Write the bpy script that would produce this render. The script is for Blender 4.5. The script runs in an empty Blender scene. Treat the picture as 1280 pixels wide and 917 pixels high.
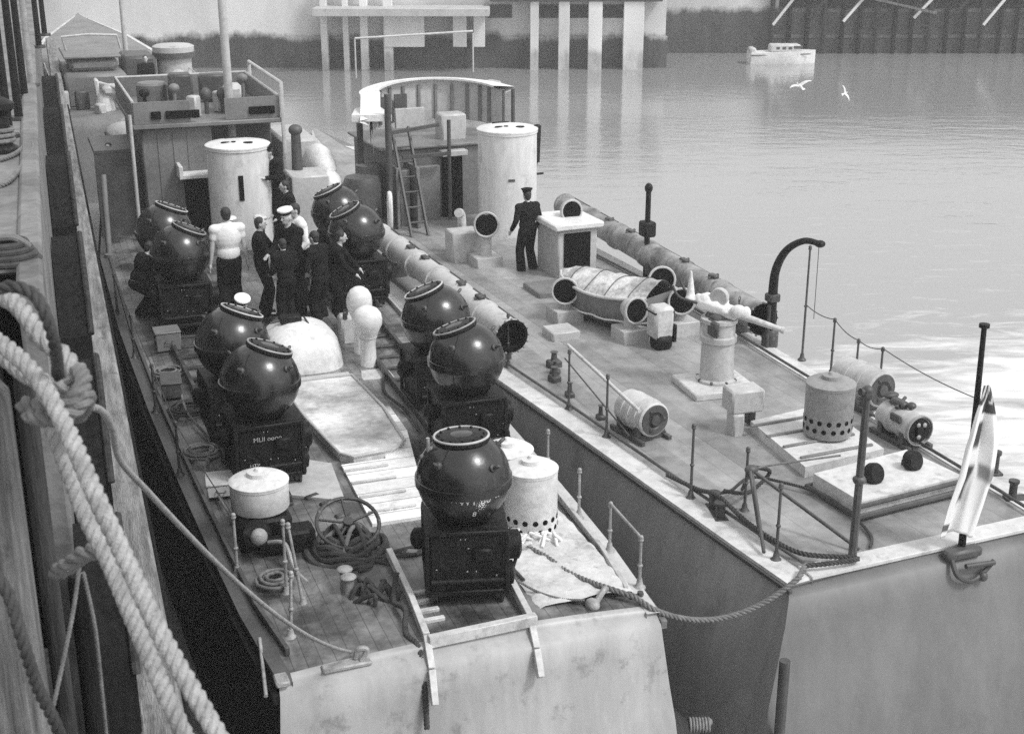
import bpy, bmesh, math, random
from mathutils import Vector, Matrix
R=math.radians; PI=math.pi
random.seed(7)
SC=bpy.context.scene; COL=SC.collection

# ---------------------------------------------------------------- camera, sky, sun, exposure
CAMZ=8.9; PITCH=R(19.5); F=1700.0
cam=bpy.data.cameras.new('camera'); camo=bpy.data.objects.new('camera',cam); COL.objects.link(camo)
camo.location=(0,0,CAMZ); camo.rotation_euler=(R(90)-PITCH,0,0)
cam.sensor_width=36; cam.lens=36*F/1280; cam.clip_start=.1; cam.clip_end=2000
cam.dof.use_dof=True; cam.dof.focus_distance=19; cam.dof.aperture_fstop=4.5
SC.camera=camo
wd=bpy.data.worlds.new('World'); SC.world=wd; wd.use_nodes=True
nt=wd.node_tree; nt.nodes.clear()
sky=nt.nodes.new('ShaderNodeTexSky'); sky.sky_type='NISHITA'; sky.sun_disc=False
sky.sun_elevation=R(52); sky.sun_rotation=R(118); sky.dust_density=3.0
bw=nt.nodes.new('ShaderNodeRGBToBW'); bg=nt.nodes.new('ShaderNodeBackground'); bg.inputs[1].default_value=.15
wo=nt.nodes.new('ShaderNodeOutputWorld')
cl=nt.nodes.new('ShaderNodeMath'); cl.operation='MULTIPLY_ADD'; cl.inputs[1].default_value=.45; cl.inputs[2].default_value=3.6   # thin overcast evens the sky out
nt.links.new(sky.outputs[0],bw.inputs[0]); nt.links.new(bw.outputs[0],cl.inputs[0]); nt.links.new(cl.outputs[0],bg.inputs[0]); nt.links.new(bg.outputs[0],wo.inputs[0])
sun=bpy.data.lights.new('sun','SUN'); sun.energy=1.6; sun.angle=R(12); sun.color=(1,1,1)
suno=bpy.data.objects.new('sun',sun); COL.objects.link(suno)
sd=Vector((math.sin(R(118))*math.cos(R(52)),math.cos(R(118))*math.cos(R(52)),math.sin(R(52))))
suno.rotation_euler=sd.to_track_quat('Z','Y').to_euler(); suno.location=sd*60
SC.view_settings.view_transform='Standard'; SC.view_settings.look='None'
SC.view_settings.gamma=1; SC.view_settings.exposure=0.45
SC.cycles.max_bounces=6; SC.cycles.diffuse_bounces=3; SC.cycles.glossy_bounces=3; SC.cycles.volume_bounces=0
SC.cycles.use_denoising=False

# ---------------------------------------------------------------- materials (everything grey: the place is seen in black and white)
MATS={}
def mat(name,a,b=None,rough=.6,scale=3.0,detail=6,bump=0.0,bscale=None,stretch=(1,1,1),spec=.5,
        planks=0,seam=.55,speck=.45,wet=0.0,spots=0.0,spot_col=.05,spot_scale=5,contrast=1.6,metal=0,seamaxis=0):
    if name in MATS: return MATS[name]
    b=a*.7 if b is None else b
    m=bpy.data.materials.new(name); m.use_nodes=True; t=m.node_tree; N=t.nodes; Lk=t.links
    p=N['Principled BSDF']; p.inputs['Metallic'].default_value=metal
    p.inputs['Specular IOR Level'].default_value=spec
    tc=N.new('ShaderNodeTexCoord'); mp=N.new('ShaderNodeMapping'); mp.inputs['Scale'].default_value=stretch
    Lk.new(tc.outputs['Object'],mp.inputs[0])
    n=N.new('ShaderNodeTexNoise'); n.inputs['Scale'].default_value=scale; n.inputs['Detail'].default_value=detail
    n.inputs['Roughness'].default_value=.62
    Lk.new(mp.outputs[0],n.inputs[0])
    mr=N.new('ShaderNodeMapRange'); mr.inputs[1].default_value=.5-.28/contrast; mr.inputs[2].default_value=.5+.28/contrast
    mr.inputs[3].default_value=b; mr.inputs[4].default_value=a
    Lk.new(n.outputs['Fac'],mr.inputs[0]); col=mr.outputs[0]
    n2=N.new('ShaderNodeTexNoise'); n2.inputs['Scale'].default_value=bscale or scale*8; n2.inputs['Detail'].default_value=4
    Lk.new(mp.outputs[0],n2.inputs[0])
    def mth(op,x,y):
        q=N.new('ShaderNodeMath'); q.operation=op
        for i,v in enumerate((x,y)):
            if v is None: continue
            if isinstance(v,(int,float)): q.inputs[i].default_value=v
            else: Lk.new(v,q.inputs[i])
        return q.outputs[0]
    # fine speckle
    f=mth('ADD',mth('MULTIPLY',mth('SUBTRACT',n2.outputs['Fac'],.5),speck),1.0); col=mth('MULTIPLY',col,f)
    if spots:
        s=N.new('ShaderNodeTexNoise'); s.inputs['Scale'].default_value=spot_scale; s.inputs['Detail'].default_value=8; s.inputs['Roughness'].default_value=.7
        Lk.new(tc.outputs['Object'],s.inputs[0])
        k=N.new('ShaderNodeMapRange'); k.inputs[1].default_value=.56; k.inputs[2].default_value=.66; k.inputs[4].default_value=spots
        Lk.new(s.outputs['Fac'],k.inputs[0])
        mx=N.new('ShaderNodeMix'); Lk.new(k.outputs[0],mx.inputs[0]); Lk.new(col,mx.inputs[2]); mx.inputs[3].default_value=spot_col
        col=mx.outputs[0]
    hgt=n2.outputs['Fac']
    if planks:
        sx=N.new('ShaderNodeSeparateXYZ'); Lk.new(tc.outputs['Object'],sx.inputs[0])
        fr=mth('FRACT',mth('MULTIPLY',sx.outputs[seamaxis],planks),None)
        sm=mth('LESS_THAN',fr,.07)
        col=mth('MULTIPLY',col,mth('SUBTRACT',1.0,mth('MULTIPLY',sm,seam)))
        fl=mth('FLOOR',mth('MULTIPLY',sx.outputs[seamaxis],planks),None)
        wn=N.new('ShaderNodeTexWhiteNoise'); wn.noise_dimensions='1D'; Lk.new(fl,wn.inputs['W'])
        col=mth('MULTIPLY',col,mth('ADD',.85,mth('MULTIPLY',wn.outputs['Value'],.3)))
    Lk.new(col,p.inputs['Base Color'])
    if wet:
        w=N.new('ShaderNodeTexNoise'); w.inputs['Scale'].default_value=1.3; w.inputs['Detail'].default_value=6; Lk.new(tc.outputs['Object'],w.inputs[0])
        k=N.new('ShaderNodeMapRange'); k.inputs[1].default_value=.42; k.inputs[2].default_value=.6; k.inputs[3].default_value=rough; k.inputs[4].default_value=rough*(1-wet)
        Lk.new(w.outputs['Fac'],k.inputs[0]); Lk.new(k.outputs[0],p.inputs['Roughness'])
    else: p.inputs['Roughness'].default_value=rough
    if bump:
        bp=N.new('ShaderNodeBump'); bp.inputs['Strength'].default_value=bump; bp.inputs['Distance'].default_value=.02
        Lk.new(hgt,bp.inputs['Height']); Lk.new(bp.outputs[0],p.inputs['Normal'])
    MATS[name]=m; return m
white=mat('white_paint',.80,.62,.45,1.6,bump=.15,spots=.35,spot_col=.3,spot_scale=4)
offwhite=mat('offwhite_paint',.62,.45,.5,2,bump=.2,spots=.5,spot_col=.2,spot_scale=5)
lgrey=mat('light_grey_paint',.52,.4,.5,1.5,bump=.2,spots=.5,spot_col=.15,spot_scale=3)
grey=mat('grey_paint',.22,.14,.5,1.5,bump=.2,spots=.5,spot_col=.09,spot_scale=3)
dgrey=mat('dark_grey_paint',.09,.045,.5,2,bump=.2,spots=.3,spot_col=.04)
funnelm=mat('funnel_paint',.74,.62,.45,1.2,stretch=(1,1,.25),bump=.15,spots=.4,spot_col=.22,spot_scale=2.5)
transm=mat('transom_paint',.42,.29,.42,1.2,stretch=(1.6,1.6,.3),bump=.06,speck=.15,spots=.55,spot_col=.12,spot_scale=2.2)
sideA=mat('launch_side_dark',.02,.008,.6,1.3,spec=.15,stretch=(1,1,.4),bump=.2)  # near-black tone on both sides of the launch hull
sideB=mat('boat_side_paint',.36,.22,.5,.7,speck=.15,spec=.3,stretch=(1,1,.35),bump=.2,spots=.3,spot_col=.04,spot_scale=1.5)
transB=mat('boat_transom_paint',.175,.12,.5,.9,stretch=(1.3,1.3,.45),bump=.06,speck=.15,spots=.3,spot_col=.1,spot_scale=2)
deckA=mat('launch_deck_planking',.22,.035,.38,1.1,planks=7,bump=.35,wet=.6,spots=.7,spot_col=.04,spot_scale=1.6,contrast=2.4)
deckB=mat('boat_deck_paint',.33,.19,.5,.8,bump=.3,planks=3.3,seam=.16,wet=.35,spots=.5,spot_col=.11,spot_scale=1.2,contrast=1.6)
marg=mat('margin_plank_paint',.66,.5,.5,1.2,bump=.2,spots=.5,spot_col=.2,spot_scale=3)
panelm=mat('scrubbed_hatch_boards',.8,.3,.45,1.2,planks=0,bump=.3,wet=.4,spots=.5,spot_col=.25,spot_scale=2.2,contrast=2)
boards=mat('scrubbed_planks',.85,.7,.45,1.5,planks=3.2,seamaxis=1,bump=.3,wet=.4,spots=.4,spot_col=.2,spot_scale=2.5)
minem=mat('black_mine_enamel',.016,.006,.30,2.5,bump=.10,bscale=16,spots=.45,spot_col=.06,spot_scale=4.5,spec=.7,wet=.35)
blackm=mat('black_iron',.012,.004,.5,4,spec=.22,bump=.4,spots=.45,spot_col=.06,spot_scale=9)
iron=mat('worn_iron',.06,.025,.45,6,bump=.3,spots=.5,spot_col=.22,spot_scale=9)
ironlit=mat('bare_galvanised_steel',.38,.2,.42,8,bump=.3)
voidm=mat('opening_shade_black',.01,.005,.95,4,spec=.05)  # near-black colour painting in the shade inside doorways, slots and mouths
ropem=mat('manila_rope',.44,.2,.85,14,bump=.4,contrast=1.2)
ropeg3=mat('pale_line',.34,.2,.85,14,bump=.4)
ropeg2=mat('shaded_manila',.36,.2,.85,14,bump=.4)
ropeg=mat('weathered_rope',.22,.1,.85,14,bump=.4,contrast=1.2)
roped=mat('tarred_rope',.06,.03,.8,14,bump=.4)
cloth=mat('white_canvas',.78,.6,.8,3,bump=.3)
greycloth=mat('grey_canvas',.34,.22,.85,3,bump=.3)
serge=mat('navy_serge',.016,.007,.9,8,spec=.1,bump=.3)
shirt=mat('white_shirt_cotton',.82,.7,.85,6,bump=.2)
jersey=mat('striped_jersey',.35,.2,.85,9,bump=.2,contrast=3)
skin=mat('skin',.5,.4,.5,8)
hairm=mat('dark_hair',.03,.015,.6,20,bump=.3)
timber=mat('wet_quay_timber',.055,.018,.6,3,spec=.2,stretch=(6,6,.5),bump=.6,spots=.5,spot_col=.03,spot_scale=4,contrast=2)
timberH=mat('waling_timber',.30,.10,.55,2.5,stretch=(5,.5,5),bump=.6,spots=.6,spot_col=.05,spot_scale=4,contrast=2)
timberL=mat('bleached_timber',.20,.07,.75,3,stretch=(8,8,.3),bump=.9,contrast=2.2,spots=.7,spot_col=.03,spot_scale=3)
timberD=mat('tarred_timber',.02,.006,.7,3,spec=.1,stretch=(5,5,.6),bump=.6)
concrete=mat('quay_concrete',.22,.10,.75,1.2,bump=.5,spots=.6,spot_col=.12,spot_scale=1.5,contrast=1.8)
wallL=mat('quay_wall_render',.72,.5,.8,.25,stretch=(1,1,.4),bump=.2,spots=.4,spot_col=.35,spot_scale=.35)
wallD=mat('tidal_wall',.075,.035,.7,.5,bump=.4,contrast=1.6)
pierm=mat('whitewashed_pier',.85,.5,.8,.9,bump=.2,contrast=2,spots=.5,spot_col=.3,spot_scale=.8)
raftm=mat('raft_canvas',.45,.3,.8,3,bump=.3)

def stained_wall(lo,hi,zl,name):
    m=bpy.data.materials.new(name); m.use_nodes=True; T=m.node_tree; N=T.nodes; Lk=T.links; p=N['Principled BSDF']; p.inputs['Roughness'].default_value=.8
    tc=N.new('ShaderNodeTexCoord'); mp=N.new('ShaderNodeMapping'); mp.inputs['Scale'].default_value=(1,1,.35); Lk.new(tc.outputs['Object'],mp.inputs[0])
    n=N.new('ShaderNodeTexNoise'); n.inputs['Scale'].default_value=.9; n.inputs['Detail'].default_value=8; n.inputs['Roughness'].default_value=.65; Lk.new(mp.outputs[0],n.inputs[0])
    n3=N.new('ShaderNodeTexNoise'); n3.inputs['Scale'].default_value=.25; n3.inputs['Detail'].default_value=5; Lk.new(mp.outputs[0],n3.inputs[0])
    sp=N.new('ShaderNodeSeparateXYZ'); Lk.new(tc.outputs['Object'],sp.inputs[0])
    ma=N.new('ShaderNodeMath'); ma.operation='MULTIPLY_ADD'; ma.inputs[1].default_value=1.3; Lk.new(n.outputs['Fac'],ma.inputs[0]); Lk.new(sp.outputs[2],ma.inputs[2])
    mr=N.new('ShaderNodeMapRange'); mr.inputs[1].default_value=zl+.45; mr.inputs[2].default_value=zl+.85; Lk.new(ma.outputs[0],mr.inputs[0])
    h=N.new('ShaderNodeMapRange'); h.inputs[1].default_value=.35; h.inputs[2].default_value=.65; h.inputs[3].default_value=hi*.6; h.inputs[4].default_value=hi; Lk.new(n3.outputs['Fac'],h.inputs[0])
    l=N.new('ShaderNodeMapRange'); l.inputs[1].default_value=.3; l.inputs[2].default_value=.7; l.inputs[3].default_value=lo*.5; l.inputs[4].default_value=lo*1.4; Lk.new(n.outputs['Fac'],l.inputs[0])
    mx=N.new('ShaderNodeMix'); Lk.new(mr.outputs[0],mx.inputs[0]); Lk.new(l.outputs[0],mx.inputs[2]); Lk.new(h.outputs[0],mx.inputs[3]); Lk.new(mx.outputs[0],p.inputs['Base Color']); return m
wallS=stained_wall(.07,.72,1.0,'tide_stained_wall'); wallS2=stained_wall(.07,.66,1.9,'tide_stained_recess'); pierm=stained_wall(.55,.85,.2,'blotchy_whitewash')
# water
def water_mat():
    m=bpy.data.materials.new('harbour_water'); m.use_nodes=True; t=m.node_tree; N=t.nodes; Lk=t.links; p=N['Principled BSDF']
    tc=N.new('ShaderNodeTexCoord')
    def noise(s,d,st,rough=.5,dist=0):
        mp=N.new('ShaderNodeMapping'); mp.inputs['Scale'].default_value=st; Lk.new(tc.outputs['Object'],mp.inputs[0])
        n=N.new('ShaderNodeTexNoise'); n.inputs['Scale'].default_value=s; n.inputs['Detail'].default_value=d; n.inputs['Roughness'].default_value=rough; n.inputs['Distortion'].default_value=dist
        Lk.new(mp.outputs[0],n.inputs[0]); return n.outputs['Fac']
    def mth(op,x,y=None,cl=False):
        q=N.new('ShaderNodeMath'); q.operation=op; q.use_clamp=cl
        for i,v in enumerate((x,y)):
            if v is None: continue
            if isinstance(v,(int,float)): q.inputs[i].default_value=v
            else: Lk.new(v,q.inputs[i])
        return q.outputs[0]
    # foam: a patch of wash astern of the torpedo boat, with ragged edges
    sx=N.new('ShaderNodeSeparateXYZ'); Lk.new(tc.outputs['Object'],sx.inputs[0])
    dx=mth('DIVIDE',mth('SUBTRACT',sx.outputs[0],12.6),6.5); dy=mth('DIVIDE',mth('SUBTRACT',sx.outputs[1],24.0),6.0)
    d=mth('SQRT',mth('ADD',mth('MULTIPLY',dx,dx),mth('MULTIPLY',dy,dy)))
    fm=mth('ADD',mth('SUBTRACT',1.1,d),mth('MULTIPLY',mth('SUBTRACT',noise(1.0,7,(.5,1.5,1),.65,.6),.5),2.6))
    foam=mth('MULTIPLY',fm,1.25,True)
    spk=N.new('ShaderNodeMapRange'); spk.inputs[1].default_value=.58; spk.inputs[2].default_value=.72; spk.inputs[4].default_value=.5
    Lk.new(noise(1.6,8,(.45,1.8,1),.7,.4),spk.inputs[0])
    near=mth('SUBTRACT',1.0,mth('DIVIDE',mth('ABSOLUTE',mth('SUBTRACT',sx.outputs[1],28)),24),True)
    foam=mth('MAXIMUM',foam,mth('MULTIPLY',spk.outputs[0],near))
    mx=N.new('ShaderNodeMix'); Lk.new(foam,mx.inputs[0]); mx.inputs[2].default_value=.26; mx.inputs[3].default_value=.85
    Lk.new(mx.outputs[0],p.inputs['Base Color'])
    r=mth('ADD',.10,mth('MULTIPLY',foam,.6)); Lk.new(r,p.inputs['Roughness'])
    p.inputs['IOR'].default_value=2.7; p.inputs['Specular IOR Level'].default_value=.5
    b1=N.new('ShaderNodeBump'); b1.inputs['Strength'].default_value=.65; b1.inputs['Distance'].default_value=.05
    Lk.new(mth('ADD',noise(1.2,3,(.5,1.3,1),.5,.3),mth('MULTIPLY',noise(4.5,3,(.6,1.2,1)),.35)),b1.inputs['Height'])
    rf=N.new('ShaderNodeMapRange'); rf.inputs[1].default_value=.38; rf.inputs[2].default_value=.62; rf.inputs[3].default_value=.08; rf.inputs[4].default_value=.5
    Lk.new(noise(.09,3,(.6,1.6,1),.6,.8),rf.inputs[0]); Lk.new(rf.outputs[0],b1.inputs['Strength'])
    Lk.new(b1.outputs[0],p.inputs['Normal']); return m
waterm=water_mat()

# ---------------------------------------------------------------- helpers
def P(px,py,z):
    a=(px-640)/F; b=-(py-458.5)/F
    d=Vector((a, b*math.sin(PITCH)+math.cos(PITCH), b*math.cos(PITCH)-math.sin(PITCH)))
    return Vector((0,0,CAMZ))+d*((z-CAMZ)/d.z)
def PD(px,py,depth):
    a=(px-640)/F; b=-(py-458.5)/F
    return Vector((0,0,CAMZ))+depth*Vector((a, b*math.sin(PITCH)+math.cos(PITCH), b*math.cos(PITCH)-math.sin(PITCH)))
class MB:
    def __init__(s): s.b=bmesh.new()
    def _x(s,vs,M): 
        for v in vs: v.co=M@v.co
    def box(s,c,sz,rz=0,bev=.008,rot=None):
        r=bmesh.ops.create_cube(s.b,size=1); vs=r['verts']
        bmesh.ops.scale(s.b,vec=sz,verts=vs)
        if bev and min(sz)>bev*2.5:
            es=list({e for v in vs for e in v.link_edges})
            q=bmesh.ops.bevel(s.b,geom=es,offset=bev,segments=1,affect='EDGES'); vs=list({v for f in q['faces'] for v in f.verts}|{v for v in vs if v.is_valid})
        M=Matrix.Translation(c)@(rot.to_matrix().to_4x4() if rot else Matrix.Rotation(rz,4,'Z'))
        s._x(vs,M); return s
    def box2(s,a,b,bev=.008):
        a=Vector(a);b=Vector(b); return s.box((a+b)/2,[abs(q) for q in (b-a)],bev=bev)
    def beam(s,p0,p1,w,h,bev=.006,up=(0,0,1)):
        p0=Vector(p0);p1=Vector(p1);d=p1-p0;y=d.normalized();x=y.cross(Vector(up))
        if x.length<1e-4: x=Vector((1,0,0))
        x.normalize();z=x.cross(y)
        M=Matrix((x,y,z)).transposed().to_quaternion()
        return s.box((p0+p1)/2,(w,d.length,h),bev=bev,rot=M)
    def lathe(s,prof,o=(0,0,0),ax=(0,0,1),n=24,cap0=True,cap1=True):
        o=Vector(o);q=Vector(ax).to_track_quat('Z','Y'); rings=[]
        for r,z in prof:
            if r<1e-5: rings.append([s.b.verts.new(o+q@Vector((0,0,z)))])
            else: rings.append([s.b.verts.new(o+q@Vector((r*math.cos(2*PI*i/n),r*math.sin(2*PI*i/n),z))) for i in range(n)])
        for A,B in zip(rings,rings[1:]):
            for i in range(n):
                j=(i+1)%n
                if len(A)==1 and len(B)==1: continue
                if len(A)==1: s.b.faces.new((A[0],B[j],B[i]))
                elif len(B)==1: s.b.faces.new((A[i],A[j],B[0]))
                else: s.b.faces.new((A[i],A[j],B[j],B[i]))
        if cap0 and len(rings[0])>1: s.b.faces.new(rings[0][::-1])
        if cap1 and len(rings[-1])>1: s.b.faces.new(rings[-1])
        return s
    def cyl(s,p0,p1,r0,r1=None,n=12):
        p0=Vector(p0);p1=Vector(p1);r1=r0 if r1 is None else r1
        return s.lathe([(r0,0),(r1,(p1-p0).length)],p0,p1-p0,n)
    def caps(s,p0,p1,r0,r1=None,n=12):
        p0=Vector(p0);p1=Vector(p1);r1=r0 if r1 is None else r1;L=(p1-p0).length
        pr=[(0,-r0)]+[(r0*math.cos(a),r0*math.sin(a)) for a in (R(-60),R(-30),0)]+[(r1*math.cos(a),L+r1*math.sin(a)) for a in (0,R(30),R(60))]+[(0,L+r1)]
        return s.lathe(pr,p0,p1-p0 if L>1e-5 else (0,0,1),n)
    def ell(s,c,r,n=16,rz=0,rot=None):
        q=bmesh.ops.create_uvsphere(s.b,u_segments=n,v_segments=max(6,n//2+2),radius=1)['verts']
        M=Matrix.Translation(c)@(rot.to_matrix().to_4x4() if rot else Matrix.Rotation(rz,4,'Z'))@Matrix.Diagonal((*r,1)); s._x(q,M); return s
    def tube(s,pts,r,n=8,closed=False):
        pts=[Vector(p) for p in pts];m=len(pts); rings=[]; up=None
        for i,p in enumerate(pts):
            a=pts[i-1] if (i or closed) else p; c=pts[(i+1)%m] if (i<m-1 or closed) else p
            t=(c-a).normalized()
            if up is None: up=t.orthogonal().normalized()
            up=(up-t*up.dot(t)); up=up.normalized() if up.length>1e-6 else t.orthogonal().normalized()
            v=t.cross(up); rr=r[i] if isinstance(r,(list,tuple)) else r
            rings.append([s.b.verts.new(p+up*math.cos(2*PI*k/n)*rr+v*math.sin(2*PI*k/n)*rr) for k in range(n)])
        rg=list(zip(rings,rings[1:]))+([(rings[-1],rings[0])] if closed else [])
        for A,B in rg:
            for k in range(n): s.b.faces.new((A[k],A[(k+1)%n],B[(k+1)%n],B[k]))
        if not closed: s.b.faces.new(rings[0][::-1]); s.b.faces.new(rings[-1])
        return s
    def grid(s,rows,flip=False):
        V=[[s.b.verts.new(p) for p in r] for r in rows]
        for A,B in zip(V,V[1:]):
            for i in range(len(A)-1):
                q=(A[i],A[i+1],B[i+1],B[i]); s.b.faces.new(q[::-1] if flip else q)
        return V
    def prism(s,poly,z0,z1,M=None):
        a=[s.b.verts.new((x,y,z0)) for x,y in poly]; b=[s.b.verts.new((x,y,z1)) for x,y in poly]; n=len(a)
        s.b.faces.new(a[::-1]); s.b.faces.new(b)
        for i in range(n): s.b.faces.new((a[i],a[(i+1)%n],b[(i+1)%n],b[i]))
        if M: s._x(a+b,M)
        return s
    def mesh(s,name,m,sharp=38,fixn=True):
        if fixn: bmesh.ops.recalc_face_normals(s.b,faces=s.b.faces[:])
        for e in s.b.edges:
            if len(e.link_faces)==2 and e.calc_face_angle(0)>R(sharp): e.smooth=False
        me=bpy.data.meshes.new(name)
        for f in s.b.faces: f.smooth=True
        s.b.to_mesh(me); s.b.free()
        for q in (m if isinstance(m,(list,tuple)) else [m]): me.materials.append(q)
        return me
    def build(s,name,m,parent=None,**k):
        o=bpy.data.objects.new(name,s.mesh(name,m,**k)); COL.objects.link(o)
        if parent: o.parent=parent
        return o
def tag(o,label,cat,group=None):
    o['label']=label; o['category']=cat
    if group: o['group']=group
    return o
def thing(name,label,cat,group=None):
    o=bpy.data.objects.new(name,None); o.empty_display_size=.2; COL.objects.link(o); return tag(o,label,cat,group)
def struct(o,k='structure'): o['kind']=k; return o
def copy_tree(o,parent=None):
    c=o.copy(); COL.objects.link(c); c.parent=parent
    for ch in list(o.children): copy_tree(ch,c)
    return c
class Frame:
    def __init__(s,x,y,h): s.o=Vector((x,y,0)); s.h=h
    def w(s,x,y,z=0): return s.o+Matrix.Rotation(s.h,3,'Z')@Vector((x,y,z))
    def loc(s,v): return Matrix.Rotation(-s.h,3,'Z')@(v-s.o)
    def px(s,x,y,z=1.6): return s.loc(P(x,y,z))
    def put(s,o,x,y,z,rz=0,tilt=None):
        o.location=s.w(x,y,z); o.rotation_euler=(0,0,s.h+rz)
        if tilt: o.rotation_euler=(Matrix.Rotation(s.h+rz,3,'Z')@tilt).to_euler()
        return o
A=Frame(-.328,12.053,R(20.1)); B=Frame(3.085,13.313,R(23.1)); Q=Frame(0,0,R(18.5))
DZ=1.6; WZ=-.7
def smooth_path(pts,n=8):
    pts=[Vector(p) for p in pts]; out=[]
    for i in range(len(pts)-1):
        p0=pts[max(i-1,0)];p1=pts[i];p2=pts[i+1];p3=pts[min(i+2,len(pts)-1)]
        for k in range(n):
            t=k/n; out.append(.5*((2*p1)+(p2-p0)*t+(2*p0-5*p1+4*p2-p3)*t*t+(3*p1-p0-3*p2+p3)*t**3))
    return out+[pts[-1]]
def sag(a,b,s,n=20):
    a=Vector(a);b=Vector(b); return [a.lerp(b,i/n)-Vector((0,0,s*4*(i/n)*(1-i/n))) for i in range(n+1)]
def rope(mb,path,r,pitch,seg=8):
    path=[Vector(p) for p in path]
    # resample evenly
    L=[0]
    for a,b in zip(path,path[1:]): L.append(L[-1]+(b-a).length)
    step=pitch/seg; n=max(4,int(L[-1]/step)); pts=[];j=0
    for i in range(n+1):
        d=L[-1]*i/n
        while j<len(L)-2 and L[j+1]<d: j+=1
        pts.append(path[j].lerp(path[j+1],(d-L[j])/max(1e-6,L[j+1]-L[j])))
    up=None; fr=[]
    for i,p in enumerate(pts):
        t=(pts[min(i+1,n)]-pts[max(i-1,0)]).normalized()
        if up is None: up=t.orthogonal().normalized()
        up=(up-t*up.dot(t)).normalized(); fr.append((p,up.copy(),t.cross(up)))
    for k in range(3):
        mb.tube([p+(u*math.cos(2*PI*(i/seg)+2*PI*k/3)+v*math.sin(2*PI*(i/seg)+2*PI*k/3))*r*.56 for i,(p,u,v) in enumerate(fr)],r*.52,n=8)
    return mb
def text_bm(mb,txt,size,fn):
    cu=bpy.data.curves.new('t','FONT'); cu.body=txt; cu.size=size; cu.align_x='CENTER'; cu.align_y='CENTER'; cu.resolution_u=3
    o=bpy.data.objects.new('t',cu); COL.objects.link(o); me=bpy.data.meshes.new_from_object(o.evaluated_get(bpy.context.evaluated_depsgraph_get()))
    bpy.data.objects.remove(o)
    vs=[mb.b.verts.new(fn(v.co)) for v in me.vertices]
    for p in me.polygons:
        try: mb.b.faces.new([vs[i] for i in p.vertices])
        except ValueError: pass

# ---------------------------------------------------------------- setting: water and far quay
def sheet(name,x0,x1,y0,y1,z,m):
    b=MB(); b.grid([[(x0,y0,z),(x1,y0,z)],[(x0,y1,z),(x1,y1,z)]]); return b.build(name,m,fixn=False)
struct(sheet('water',-300,400,-60,84.1,WZ,waterm))
# beyond the far quay: ground
struct(sheet('ground',-300,400,84.1,500,3.9,concrete))
def px_x(px,Y): return (px-640)/F*(Y*math.cos(PITCH)+7*math.sin(PITCH))
YW=77.1
w=thing('quay_wall','long pale harbour wall with dark tidal band across the far side of the water','wall')
b=MB(); b.box2((-65,YW,1.0),(8.5,YW+7,4.6),bev=0); b.build('wall_face',wallS,w)
b=MB(); b.box2((-65,YW-.12,-2),(8.6,YW+6.9,.998),bev=0); b.build('tidal_face',wallS,w)
b=MB(); b.box2((-65,YW-.3,4.6),(8.6,YW+7,4.9),bev=0); b.build('coping',wallL,w)
b=MB(); b.box2((8.5,YW+7,1.9),(16,YW+7.8,4.9),bev=0); b.build('recessed_wall',wallS2,w)
b=MB(); b.box2((8.5,YW+6.95,-2),(90,YW+7.9,1.898),bev=0); b.build('recessed_tidal_face',wallS2,w)
b=MB(); b.box2((16,YW+12,-2),(100,YW+13,5.5),bev=0); b.build('recessed_face',wallD,w)
def pier(px,wd,z0=0,label='',g='white piers standing against the far quay wall',y=YW-.75):
    x=px_x(px,y); b=MB(); b.box2((x-wd/2,y-.25,-2),(x+wd/2,y+.25,4.3),bev=.02)
    o=b.build('quay_pier',pierm); return tag(o,label,'pier',g)
for i,(px,wd) in enumerate([(405,.36),(432,.3),(455,.42),(485,.5),(668,.46),(705,.6),(744,.75),(792,1.1)]):
    nm=['thin white pier leftmost under the far jetty deck','second thin white pier under the far jetty deck','third thin white pier under the far jetty deck','white pier at the left edge of the bright jetty panels',
        'slim white pier left of three on the far wall','white pier second from the slim one on the far wall','white pier left of the widest one on the far wall','widest white pier at the right end of the row'][i]
    pier(px,wd,label=nm)
j=thing('jetty','concrete jetty deck on the far quay with bright panels below it','jetty')
b=MB(); b.box2((px_x(392,75),YW-2.6,2.3),(px_x(612,75),YW-.1,2.7),bev=.02); b.build('jetty_deck',lgrey,j)
for x0,x1 in ((480,530),(566,583),(592,606)):
    b=MB(); b.box2((px_x(x0,76),YW-1.2,.55),(px_x(x1,76),YW-.55,2.3),bev=.02); b.build('jetty_panel',pierm,j)
b=MB(); b.box2((px_x(612,75),YW-1.1,2.95),(px_x(830,75),YW-.11,3.3),bev=.02); b.build('waling',wallD,j)
# dark recesses on the wall between the piers
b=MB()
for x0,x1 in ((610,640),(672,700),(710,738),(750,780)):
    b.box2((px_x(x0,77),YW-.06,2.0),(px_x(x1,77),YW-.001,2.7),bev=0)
b.build('wall_recess',wallD,w)
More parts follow.
